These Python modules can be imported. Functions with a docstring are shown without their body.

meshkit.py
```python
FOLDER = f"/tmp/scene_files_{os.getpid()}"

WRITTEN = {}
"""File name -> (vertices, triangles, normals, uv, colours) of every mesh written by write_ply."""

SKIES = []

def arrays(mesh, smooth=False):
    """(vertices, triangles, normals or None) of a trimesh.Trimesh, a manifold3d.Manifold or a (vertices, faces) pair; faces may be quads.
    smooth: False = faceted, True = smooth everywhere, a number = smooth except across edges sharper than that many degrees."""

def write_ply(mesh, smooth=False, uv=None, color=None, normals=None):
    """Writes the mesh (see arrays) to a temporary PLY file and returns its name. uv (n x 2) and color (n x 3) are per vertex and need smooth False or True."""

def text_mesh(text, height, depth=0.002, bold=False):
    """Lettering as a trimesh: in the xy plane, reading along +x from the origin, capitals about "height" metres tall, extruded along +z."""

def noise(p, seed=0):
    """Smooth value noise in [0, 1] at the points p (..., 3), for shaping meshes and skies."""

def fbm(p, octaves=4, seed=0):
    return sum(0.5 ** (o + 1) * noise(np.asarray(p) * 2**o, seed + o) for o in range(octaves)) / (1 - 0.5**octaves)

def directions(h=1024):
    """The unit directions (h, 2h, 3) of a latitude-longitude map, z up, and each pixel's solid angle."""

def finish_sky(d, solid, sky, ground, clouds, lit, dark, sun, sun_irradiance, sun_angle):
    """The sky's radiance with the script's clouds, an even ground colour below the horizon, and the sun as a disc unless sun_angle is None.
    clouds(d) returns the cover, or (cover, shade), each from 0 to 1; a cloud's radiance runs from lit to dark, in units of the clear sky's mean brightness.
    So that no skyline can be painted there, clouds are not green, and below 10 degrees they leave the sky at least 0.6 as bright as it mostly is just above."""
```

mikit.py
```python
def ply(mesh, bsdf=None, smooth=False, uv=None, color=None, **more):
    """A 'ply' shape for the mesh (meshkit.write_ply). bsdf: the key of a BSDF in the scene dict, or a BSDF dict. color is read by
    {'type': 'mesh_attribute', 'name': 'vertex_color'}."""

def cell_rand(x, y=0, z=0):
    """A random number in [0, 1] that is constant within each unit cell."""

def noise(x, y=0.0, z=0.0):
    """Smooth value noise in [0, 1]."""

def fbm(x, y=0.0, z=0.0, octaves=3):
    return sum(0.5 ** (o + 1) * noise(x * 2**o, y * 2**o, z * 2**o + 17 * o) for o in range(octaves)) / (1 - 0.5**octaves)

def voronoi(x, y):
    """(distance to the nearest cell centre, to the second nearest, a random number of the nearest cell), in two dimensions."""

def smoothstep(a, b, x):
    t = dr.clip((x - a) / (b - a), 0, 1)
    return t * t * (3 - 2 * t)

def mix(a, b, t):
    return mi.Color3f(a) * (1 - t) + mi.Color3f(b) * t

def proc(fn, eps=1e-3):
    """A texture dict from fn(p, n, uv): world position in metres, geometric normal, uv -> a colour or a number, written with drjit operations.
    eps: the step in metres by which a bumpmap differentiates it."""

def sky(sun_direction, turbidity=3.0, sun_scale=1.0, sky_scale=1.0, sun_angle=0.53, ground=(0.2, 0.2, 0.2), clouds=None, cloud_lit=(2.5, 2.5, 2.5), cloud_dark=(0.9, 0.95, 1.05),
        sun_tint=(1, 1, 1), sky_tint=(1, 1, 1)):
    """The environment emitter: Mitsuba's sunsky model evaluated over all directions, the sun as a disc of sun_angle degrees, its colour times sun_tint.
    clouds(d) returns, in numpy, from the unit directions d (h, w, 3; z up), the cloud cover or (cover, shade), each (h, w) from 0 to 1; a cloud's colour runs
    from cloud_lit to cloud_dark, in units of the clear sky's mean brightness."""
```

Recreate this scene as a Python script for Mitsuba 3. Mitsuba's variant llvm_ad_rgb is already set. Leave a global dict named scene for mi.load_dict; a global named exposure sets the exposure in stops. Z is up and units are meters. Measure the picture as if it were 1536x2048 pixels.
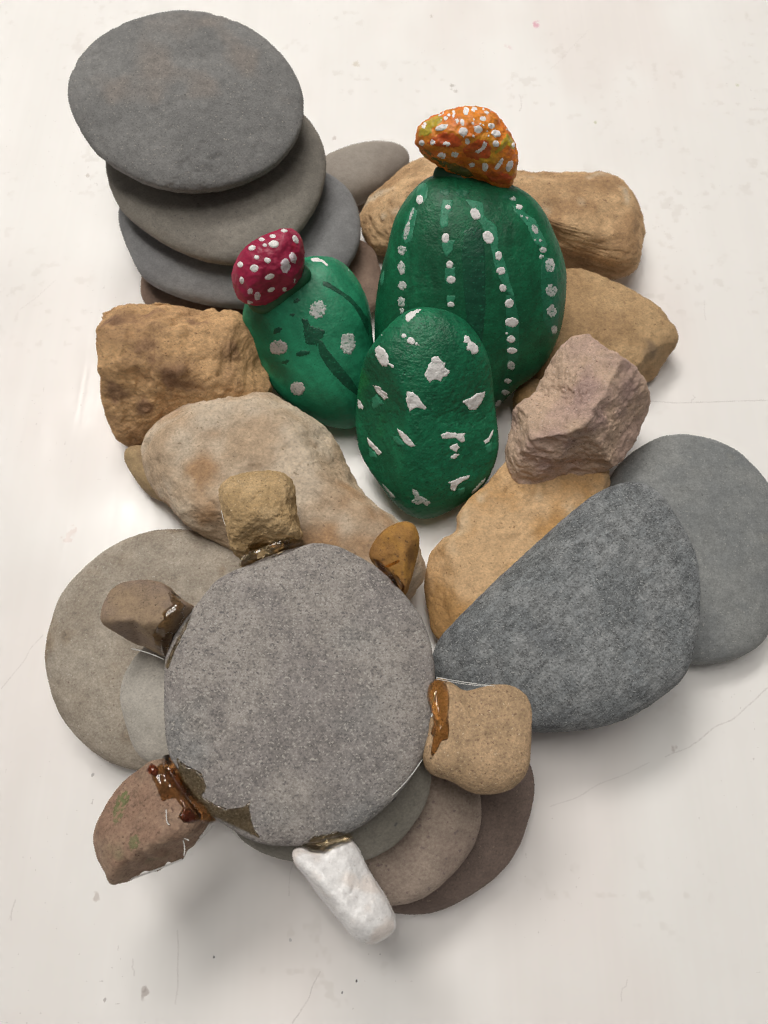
import math
import numpy as np, trimesh, shapely, drjit as dr, mitsuba as mi
from scipy.interpolate import CubicSpline, LinearNDInterpolator
from scipy.spatial import Delaunay
from shapely.geometry import Polygon
from shapely import contains_xy
import mikit, meshkit

T = mi.ScalarTransform4f
scene, labels = {"type": "scene"}, {}

# ---------------------------------------------------------------- camera, lamps, exposure
tilt = math.radians(22.0)
scene["camera"] = {
    "type": "thinlens", "fov": math.degrees(2 * math.atan(1024 / 1479.0)), "fov_axis": "y", "near_clip": 0.01, "far_clip": 20.0,
    "aperture_radius": 0.0011, "focus_distance": 0.335,
    "to_world": T().look_at(origin=[0, 0, 0.38], target=[0, math.sin(tilt), 0.38 - math.cos(tilt)], up=[0, 1, 0]),
}
exposure = -0.12
# the room's pale walls and ceiling, as an even surround
scene["room_light"] = {"type": "constant", "radiance": {"type": "rgb", "value": [0.135, 0.131, 0.127]}}


def ceiling_lamp(key, centre, towards, w, h, power):
    """A fluorescent ceiling fitting: a shallow white tray with its glowing diffuser below."""
    scene[key + "__diffuser"] = {"type": "rectangle", "to_world": T().look_at(origin=centre, target=towards, up=[0, 0.2, 1]) @ T().scale([w / 2, h / 2, 1]),
                                 "bsdf": {"type": "diffuse"}, "emitter": {"type": "area", "radiance": {"type": "rgb", "value": [power, power * 0.97, power * 0.92]}}}
    labels[key] = {"label": "fluorescent ceiling lamp above the table, out of the picture", "category": "lamp", "group": "ceiling lamps"}


ceiling_lamp("ceiling_lamp", [-0.42, 1.20, 1.70], [0.0, 0.15, 0], 1.15, 0.40, 18.0)
ceiling_lamp("ceiling_lamp_001", [-0.15, 0.40, 1.95], [0.0, 0.15, 0], 1.2, 0.40, 11.5)


# ---------------------------------------------------------------- shape helpers (lengths in mm, written to the scene in metres)
_ICO = {}


def ico(sub):
    if sub not in _ICO:
        s = trimesh.creation.icosphere(subdivisions=sub)
        _ICO[sub] = (np.array(s.vertices), np.array(s.faces))
    return _ICO[sub]


def unit(v):
    v = np.asarray(v, float)
    return v / np.linalg.norm(v)


def frame(n):
    """Axes (u, v, n) of a stone whose flat side looks along n; u stays level."""
    n = unit(n)
    u = np.cross([0, 1.0, 0], n) if abs(n[1]) < 0.9 else np.cross([0, 0, -1.0], n) * np.sign(-n[1])
    if u[0] < 0:
        u = -u
    u = unit(u)
    return u, np.cross(n, u), n


def vertex_normals(v, f):
    n = np.zeros_like(v)
    c = np.cross(v[f[:, 1]] - v[f[:, 0]], v[f[:, 2]] - v[f[:, 0]])
    for k in range(3):
        np.add.at(n, f[:, k], c)
    return n / np.maximum(np.linalg.norm(n, axis=1, keepdims=True), 1e-12)


def stone_mesh(o, n, R, ht, hb, p=2.3, k=10, fac=(), rough=(), dents=(), seed=0, sub=6):
    """A closed stone: plan outline R (mm, evenly spaced angles) about o in the plane across n, ht above and hb below it; p rounds the profile,
    fac flattens sides (world normal, share of the extent kept), rough adds relief (kind, mm, size in mm, stretch axis or None)."""
    d, f = ico(sub)
    u, v, n = frame(n)
    R = np.asarray(R, float)
    th = np.arctan2(d[:, 1], d[:, 0]) % (2 * np.pi)
    ang = np.linspace(0, 2 * np.pi, len(R) + 1)
    rad = CubicSpline(ang, np.append(R, R[0]), bc_type="periodic")(th)
    s = np.hypot(d[:, 0], d[:, 1])
    base = (s**p + np.abs(d[:, 2]) ** p) ** (1.0 / p)
    G = base**k
    h = 0.5 * (ht + hb)
    for nx, ny, nz, keep in fac:
        w = np.array([nx, ny, nz], float)
        m = unit([w @ u * R.mean(), w @ v * R.mean(), w @ n * h])
        G = G + (np.maximum(0, d @ m) / keep) ** k
    scale = G ** (-1.0 / k)
    q = d * scale[:, None]
    x, y, z = q[:, 0] * rad, q[:, 1] * rad, q[:, 2] * np.where(q[:, 2] > 0, ht, hb)
    P = np.asarray(o) + x[:, None] * u + y[:, None] * v + z[:, None] * n
    for j, (kind, amp, size, axis) in enumerate(rough):
        N = vertex_normals(P, f)
        c = P / size + seed * 7.31 + j * 3.7
        if axis is not None:
            a = unit(axis)
            t = (c @ a)[:, None] * a
            c = t + (c - t) * 0.22
        e = meshkit.fbm(c, 4, seed + j)
        if kind == "ridge":
            e = np.maximum(1 - 5 * np.abs(2 * e - 1), -1.5)
        elif kind == "pit":
            e = -np.clip((e - 0.55) / 0.12, 0, 1)
        elif kind == "step":
            e = e * 5
            e = (np.floor(e) + np.clip((e - np.floor(e)) * 3 - 1, 0, 1)) / 2.5 - 1
        else:
            e = 2 * e - 1
        P = P + N * (amp * e)[:, None]
    for x, y, z, r, deep in dents:
        N = vertex_normals(P, f)
        e = np.linalg.norm((P - [x, y, z]) * [1, 1.8, 1], axis=1) / r
        P = P - N * (deep * np.exp(-((e * (1.2 - 0.5 * meshkit.noise(P / 1.3, 9))) ** 2)))[:, None]
    return P, f


def surface(mesh, o, n):
    """Interpolates height and normal of a stone's upper side over its own plane."""
    P, f = mesh
    u, v, n = frame(n)
    N = vertex_normals(P, f)
    keep = N @ n > 0.05
    L = (P - np.asarray(o))[keep]
    xy = np.stack([L @ u, L @ v], 1)
    tri = Delaunay(xy)
    return LinearNDInterpolator(tri, np.column_stack([L @ n, N[keep]])), u, v, n, np.asarray(o)


def patch_mesh(surf, outline, height, edge, step, seed, ragged=0.0, bumps=0.0, sink=0.12, bsize=2.0, deep=0.0):
    """A thin raised coat (paint or glue) on a stone, following its surface; outline in the stone's own plane, mm."""
    fn, u, v, n, o = surf
    pts = np.asarray(outline, float)
    poly = Polygon(pts).buffer(0)
    if poly.geom_type != "Polygon":
        poly = max(poly.geoms, key=lambda g: g.area)
    length = poly.exterior.length
    ring = np.array([poly.exterior.interpolate(t).coords[0] for t in np.arange(0, length, step * 0.8)])
    if ragged:
        c = ring.mean(0)
        w = meshkit.fbm(np.column_stack([ring / (step * 1.7) + seed * 3.1, np.full(len(ring), seed * 1.7)]), 2, seed)[:, None]
        out = ring - c
        ring = ring + out / np.maximum(np.linalg.norm(out, axis=1, keepdims=True), 1e-6) * (w * 2 - 1) * ragged
        poly = Polygon(ring).buffer(0)
        if poly.geom_type != "Polygon":
            poly = max(poly.geoms, key=lambda g: g.area)
        ring = np.array(poly.exterior.coords)[:-1]
    x0, y0, x1, y1 = poly.bounds
    gx, gy = np.meshgrid(np.arange(x0, x1, step), np.arange(y0, y1, step))
    gx = gx + (np.arange(len(gx)) % 2)[:, None] * step * 0.5
    g = np.column_stack([gx.ravel(), gy.ravel()])
    inner = poly.buffer(-step * 0.45)
    if not inner.is_empty:
        g = g[contains_xy(inner, g[:, 0], g[:, 1])]
        ring = np.vstack([ring, g])
    val = fn(ring)
    ok = np.isfinite(val[:, 0])
    ring, val = ring[ok], val[ok]
    if len(ring) < 4:
        return None
    tri = Delaunay(ring).simplices
    cen = ring[tri].mean(1)
    tri = tri[contains_xy(poly, cen[:, 0], cen[:, 1])]
    dist = shapely.distance(shapely.points(ring), poly.exterior)
    t = np.clip(dist / edge, 0, 1)
    up = -sink + (height + sink) * np.sqrt(t * (2 - t))
    if bumps:
        up = up + t * bumps * (2 * meshkit.fbm(np.column_stack([ring / bsize, np.full(len(ring), seed * 2.3)]), 3, seed + 5) - 1)
    N = val[:, 1:] / np.maximum(np.linalg.norm(val[:, 1:], axis=1, keepdims=True), 1e-9)
    P = o + ring[:, :1] * u + ring[:, 1:] * v + val[:, :1] * n + N * up[:, None]
    fl = np.einsum("ij,ij->i", np.cross(P[tri[:, 1]] - P[tri[:, 0]], P[tri[:, 2]] - P[tri[:, 0]]), N[tri[:, 0]])
    tri[fl < 0] = tri[fl < 0][:, ::-1]
    if deep:  # a closed body of clear glue: its underside lies inside the stone
        Q = o + ring[:, :1] * u + ring[:, 1:] * v + val[:, :1] * n - N * deep
        e = np.vstack([tri[:, [0, 1]], tri[:, [1, 2]], tri[:, [2, 0]]])
        have = {(a, b) for a, b in e.tolist()}
        rim = np.array([(a, b) for a, b in e.tolist() if (b, a) not in have])
        k = len(P)
        walls = np.vstack([np.column_stack([rim[:, 0], rim[:, 0] + k, rim[:, 1]]), np.column_stack([rim[:, 1], rim[:, 0] + k, rim[:, 1] + k])])
        P, tri = np.vstack([P, Q]), np.vstack([tri, tri[:, ::-1] + k, walls])
    return P, tri


# ---------------------------------------------------------------- stone and paint colours
# One row per kind of stone, chosen by the first uv coordinate (row number + 0.5):
# c0, c1, mottling size / from / to, grain strength / size, dark speck threshold / size / colour, light speck threshold / size / colour,
# band strength / size / direction, relief mm / size mm, stain colour / threshold / size
ROWS = {}


def row(name, c0, c1, mott=(12, .35, .65), grain=(.25, .9), dark=(1, 1, (0, 0, 0)), light=(1, 1, (0, 0, 0)), band=(0, 1, (1, 0, 0)), relief=(.12, 1.0), stain=((0, 0, 0), 1, 1)):
    b = unit(band[2])
    ROWS[name] = [*c0, *c1, *mott, *grain, dark[0], dark[1], *dark[2], light[0], light[1], *light[2], band[0], band[1], *b, *relief, *stain[0], stain[1], stain[2]]


G = lambda v, t=(1, 1, 1): tuple(v * x for x in t)
row("grey", G(.148, (1, .985, .965)), G(.185, (1, .98, .955)), (25, .3, .7), (.26, .8), (.77, 1.0, G(.08)), (.76, .8, (.29, .27, .24)), relief=(.16, .9), stain=((.195, .175, .16), .62, 24))
row("mid_grey", (.235, .215, .185), (.175, .160, .140), (30, .3, .7), (.22, .7), (.8, 1.2, G(.09)), relief=(.10, .9))
row("blue_grey", (.235, .235, .235), (.185, .183, .185), (25, .3, .7), (.2, .7), relief=(.08, .9))
row("taupe", (.29, .255, .22), (.25, .215, .185), (25, .3, .7), (.15, .8), relief=(.08, 1))
row("brown_base", (.24, .165, .125), (.16, .11, .085), (20, .3, .7), (.2, 1), relief=(.15, 1))
row("sandstone", (.52, .345, .19), (.36, .22, .115), (16, .32, .66), (.30, .9), (.76, 1.6, (.16, .09, .05)), relief=(.42, 1.0), stain=((.50, .40, .28), .6, 14))
row("sandstone_right", (.45, .30, .16), (.34, .215, .11), (20, .3, .66), (.30, .8), (.78, 1.4, (.17, .1, .05)), relief=(.42, 1.0), stain=((.24, .165, .10), .62, 18))
row("orange_rock", (.52, .345, .19), (.44, .25, .10), (22, .35, .62), (.26, .9), (.78, 1.3, (.22, .12, .05)), relief=(.42, 1.0), stain=((.56, .42, .27), .6, 15))
row("disc_right", (.225, .23, .225), (.18, .188, .19), (24, .35, .65), (.26, .7), (.80, 1.2, G(.10)), (.76, .8, (.32, .32, .30)), relief=(.12, .9), stain=((.27, .26, .215), .60, 24))
row("slate", (.152, .161, .166), (.188, .195, .198), (10, .38, .62), (.58, .75), (.72, .9, (.07, .075, .08)), (.70, .6, (.30, .305, .30)), band=(.34, 1.1, (-.6, .72, .2)), relief=(.42, .8), stain=((.125, .132, .138), .52, 18))
row("pink_rock", (.43, .30, .24), (.47, .335, .245), (18, .35, .65), (.26, .8), (.75, 1.2, (.2, .12, .09)), (.78, .9, (.56, .46, .39)), relief=(.42, 1.0), stain=((.36, .245, .21), .56, 20))
row("block_rock", (.47, .29, .145), (.36, .215, .11), (18, .35, .65), (.34, .9), (.78, 1.4, (.15, .08, .04)), band=(.16, 3.5, (.1, .6, .8)), relief=(.42, 1.0), stain=((.22, .125, .07), .56, 16))
row("quartz_rock", (.50, .41, .31), (.42, .31, .21), (24, .35, .65), (.26, 1.0), (.78, 1.6, (.20, .14, .09)), relief=(.42, 1.0), stain=((.36, .22, .12), .56, 26))
row("small_tan", (.36, .255, .14), (.26, .18, .10), (10, .3, .7), (.2, .8), relief=(.15, 1))
row("disc_left", (.345, .30, .245), (.285, .24, .19), (18, .32, .68), (.30, .9), (.80, 1.2, (.17, .13, .1)), (.80, 1.1, (.46, .42, .36)), relief=(.12, 1), stain=((.245, .19, .135), .60, 16))
row("disc_pale", (.42, .39, .345), (.36, .335, .295), (14, .3, .7), (.20, .8), (.80, 1.1, (.24, .21, .18)), relief=(.12, 1))
row("maroon", (.205, .152, .128), (.165, .122, .104), (20, .3, .7), (.24, .8), light=(.78, 1.2, (.28, .21, .17)), relief=(.12, 1))
row("brown_disc", (.31, .245, .20), (.26, .20, .165), (12, .3, .7), (.26, .9), (.72, 1.5, (.17, .13, .12)), relief=(.14, 1))
row("olive_disc", (.255, .238, .205), (.21, .195, .165), (18, .3, .7), (.20, .8), (.82, 2.5, G(.09)), relief=(.10, 1))
row("shell", (.275, .250, .230), (.218, .198, .188), (20, .38, .62), (.46, .75), (.68, .85, (.115, .105, .105)), (.68, .75, (.38, .355, .325)), relief=(.20, .8), stain=((.205, .20, .195), .50, 34))
row("leg_tan", (.45, .315, .17), (.37, .25, .125), (8, .3, .7), (.3, .7), (.72, 1.0, (.17, .11, .05)), (.79, .7, (.58, .47, .32)), relief=(.34, .9))
row("tail", (.36, .185, .045), (.25, .125, .04), (7, .3, .7), (.25, .7), (.72, 1.5, (.10, .055, .025)), relief=(.2, 1))
row("leg_brown", (.26, .185, .12), (.215, .155, .115), (12, .35, .65), (.26, .7), (.76, 1.1, (.1, .07, .05)), relief=(.12, .8), stain=((.19, .15, .13), .6, 9))
row("head", (.28, .19, .135), (.24, .15, .105), (10, .35, .65), (.36, .8), (.72, 1.1, (.12, .07, .05)), relief=(.28, .8), stain=((.20, .165, .10), .55, 12))
row("white_quartz", (.74, .725, .715), (.66, .64, .63), (5, .35, .65), (.12, .8), (.78, 1.0, (.52, .48, .45)), relief=(.26, 1.0), stain=((.68, .62, .58), .55, 8))
row("leg_sand", (.42, .285, .17), (.36, .245, .145), (12, .3, .7), (.36, .7), (.72, .9, (.18, .115, .07)), (.77, .75, (.56, .45, .32)), relief=(.34, .8))
row("green_dark", (.005, .120, .050), (.0032, .088, .036), (18, .35, .65), (.30, .8), (.74, .9, (.003, .045, .02)), (.79, .7, (.03, .16, .075)), band=(.30, 2.4, (1, 0, 0)), relief=(.26, .8))
row("green_light", (.018, .225, .112), (.012, .16, .078), (18, .35, .65), (.20, .8), (.80, .9, (.008, .09, .045)), band=(.20, 2.0, (.7, .6, 0)), relief=(.22, .8), stain=((.010, .12, .058), .55, 16))
row("green_front", (.007, .138, .061), (.0045, .10, .044), (16, .35, .65), (.30, .8), (.72, 1.0, (.004, .05, .027)), (.79, .7, (.03, .18, .085)), band=(.16, 2.2, (1, .3, 0)), relief=(.45, .9), stain=((.012, .19, .05), .64, 24))
row("green_collar", (.012, .09, .04), (.03, .12, .06), (8, .3, .7), (.15, .9), relief=(.14, .9))
row("paint_white", (.66, .64, .62), (.74, .72, .70), (3, .3, .7), (.12, .7), (.74, .9, (.20, .34, .25)), relief=(.25, .8))
row("paint_grey", (.42, .46, .43), (.54, .54, .52), (3, .3, .7), (.2, .7), (.60, .8, (.07, .23, .14)), relief=(.2, .8))
row("paint_mint", (.040, .24, .135), (.022, .18, .095), (4, .3, .7), (.2, .7), (.68, .9, (.008, .13, .06)), relief=(.2, .9))
row("paint_deep", (.004, .058, .030), (.005, .075, .036), (6, .3, .7), (.2, .8), (.70, 1.0, (.012, .15, .07)), relief=(.15, .9))
row("flower_orange", (.62, .20, .018), (.58, .15, .015), (9, .42, .58), (.25, .8), band=(.2, 1.8, (.3, 0, 1)), relief=(.30, .9), stain=((.52, .28, .02), .55, 14))
row("flower_pink", (.34, .017, .062), (.27, .012, .045), (10, .3, .7), (.16, .8), relief=(.22, .9), stain=((.40, .016, .045), .6, 8))
row("glue_amber", (.085, .062, .038), (.125, .088, .050), (5, .35, .65), (.6, .8), (.70, .9, (.035, .026, .018)), (.70, .8, (.19, .145, .09)), relief=(.05, 2.0))
row("glue_orange", (.17, .078, .022), (.085, .050, .024), (5, .35, .65), (.5, .8), (.72, 1.0, (.05, .028, .013)), (.76, .8, (.26, .14, .05)), relief=(.05, 2.0))
row("glue_red", (.20, .038, .018), (.11, .03, .014), (5, .35, .65), (.3, .9), relief=(.05, 2.5))
row("paint_moss", (.014, .150, .075), (.010, .12, .06), (5, .3, .7), (.2, .7), (.64, .9, (.005, .10, .045)), relief=(.2, .8))
row("paint_rose", (.46, .40, .38), (.40, .37, .34), (3, .3, .7), (.14, .7), (.64, .8, (.08, .22, .13)), relief=(.2, .8))
row("paint_lilac", (.60, .54, .57), (.52, .42, .47), (3, .3, .7), (.15, .7), (.68, .8, (.38, .12, .12)), relief=(.2, .8))
row("flower_yellow", (.44, .31, .02), (.36, .28, .03), (5, .3, .7), (.25, .8), relief=(.25, .9))
row("flower_red", (.52, .075, .014), (.46, .10, .014), (5, .3, .7), (.25, .8), relief=(.25, .9))
row("flower_olive", (.10, .10, .025), (.22, .13, .02), (6, .3, .7), (.25, .8), relief=(.2, .9))
row("moss_stain", (.13, .135, .06), (.17, .145, .08), (4, .3, .7), (.35, .8), (.56, 1.0, (.28, .17, .115)), relief=(.18, .8))


KEYS = list(ROWS)
TABLE = np.array([ROWS[k] for k in KEYS], np.float32)
COLS = [mi.Float(TABLE[:, j].copy()) for j in range(TABLE.shape[1])]
dr.eval(COLS)


def pick(uv):
    i = mi.UInt32(dr.clip(uv.x, 0.0, float(len(KEYS) - 0.5)))
    return i, (lambda j: dr.gather(mi.Float, COLS[j], i))


def colour3(g, j):
    return mi.Color3f(g(j), g(j + 1), g(j + 2))


def noise_at(p, s, off=0.0):  # turned, so that the noise's cells do not line up with the axes
    return mikit.noise((0.66 * p.x + 0.57 * p.y - 0.49 * p.z) / s + off, (-0.75 * p.x + 0.52 * p.y - 0.41 * p.z) / s + off * 1.3, (0.02 * p.x + 0.64 * p.y + 0.77 * p.z) / s - off)


def stone_colour(p, n, uv):
    i, g = pick(uv)
    q = p * 1000.0 + mi.Float(i) * 37.7
    s = g(6)
    m = mikit.fbm(q.x / s, q.y / s, q.z / s, 4)
    c = mikit.mix(colour3(g, 0), colour3(g, 3), mikit.smoothstep(g(7), g(8), m))
    st = mikit.smoothstep(g(31), g(31) + 0.22, mikit.fbm(q.x / g(32) + 9.1, q.y / g(32), q.z / g(32), 3))
    c = mikit.mix(c, colour3(g, 28), st)
    a = mi.Vector3f(g(23), g(24), g(25))
    t = dr.dot(q, a)
    r = q - a * t
    t = t + 4.0 * (mikit.noise(q.x / 13, q.y / 13, q.z / 13) - 0.5) + 1.6 * (mikit.noise(q.x / 4.5, q.y / 4.5, q.z / 4.5) - 0.5)
    b = mikit.noise(t / g(22), (r.x + r.z) / (g(22) * 7), r.y / (g(22) * 7)) * 0.65 + mikit.noise(t / g(22) * 2.3, (r.x + r.z) / (g(22) * 4), r.y / (g(22) * 4)) * 0.35
    c = c * (1 + g(21) * (b - 0.5) * 2)
    f = noise_at(q, g(10)) * 0.6 + noise_at(q, g(10) * 0.45, 5.3) * 0.4
    c = c * (1 + g(9) * (f - 0.5) * 2.4 + g(9) * 0.9 * (noise_at(q, g(10) * 4.2, 31.0) - 0.5))
    d = 0.85 * mikit.smoothstep(g(11) - 0.05, g(11) + 0.13, noise_at(q, g(12), 11.7) * 0.75 + noise_at(q, g(12) * 0.4, 2.9) * 0.25)
    c = mikit.mix(c, colour3(g, 13), d)
    l = mikit.smoothstep(g(16) - 0.03, g(16) + 0.10, noise_at(q, g(17), 23.1) * 0.75 + noise_at(q, g(17) * 0.4, 7.7) * 0.25)
    c = mikit.mix(c, colour3(g, 18), l)
    return mi.Color3f(dr.clip(c.x, 0.0, 0.95), dr.clip(c.y, 0.0, 0.95), dr.clip(c.z, 0.0, 0.95))


def stone_relief(p, n, uv):
    i, g = pick(uv)
    q = p * 1000.0 + mi.Float(i) * 11.3
    s = g(27)
    return g(26) * (noise_at(q, s) * 0.6 + noise_at(q, s * 0.45, 4.1) * 0.4)


def coated(roughness, specular=0.4, clearcoat=0.0):
    b = {"type": "principled", "base_color": mikit.proc(stone_colour), "roughness": roughness, "specular": specular}
    if clearcoat:
        b.update({"clearcoat": clearcoat, "clearcoat_gloss": 0.95})
    return {"type": "twosided", "bsdf": {"type": "bumpmap", "arbitrary": mikit.proc(stone_relief, eps=1.5e-4), "scale": 0.001, "bsdf": b}}


scene["stone_skin"] = coated(0.75, 0.25)
scene["paint_skin"] = coated(0.46, 0.38)
scene["quartz_skin"] = coated(0.30, 0.55)


# ---------------------------------------------------------------- building entries
def entry(key, mesh, kind, skin="stone_skin", smooth=True):
    P, f = mesh
    uv = np.column_stack([np.full(len(P), KEYS.index(kind) + 0.5), np.zeros(len(P))])
    scene[key] = mikit.ply((np.asarray(P) / 1000.0, f), skin, smooth=smooth, uv=uv)


def numbered(key):
    if key not in scene and key not in labels:
        return key
    k = 1
    while f"{key}_{k:03d}" in scene or f"{key}_{k:03d}" in labels:
        k += 1
    return f"{key}_{k:03d}"


def tag(key, label, category, group=None):
    labels[key] = {"label": label, "category": category}
    if group:
        labels[key]["group"] = group


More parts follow.
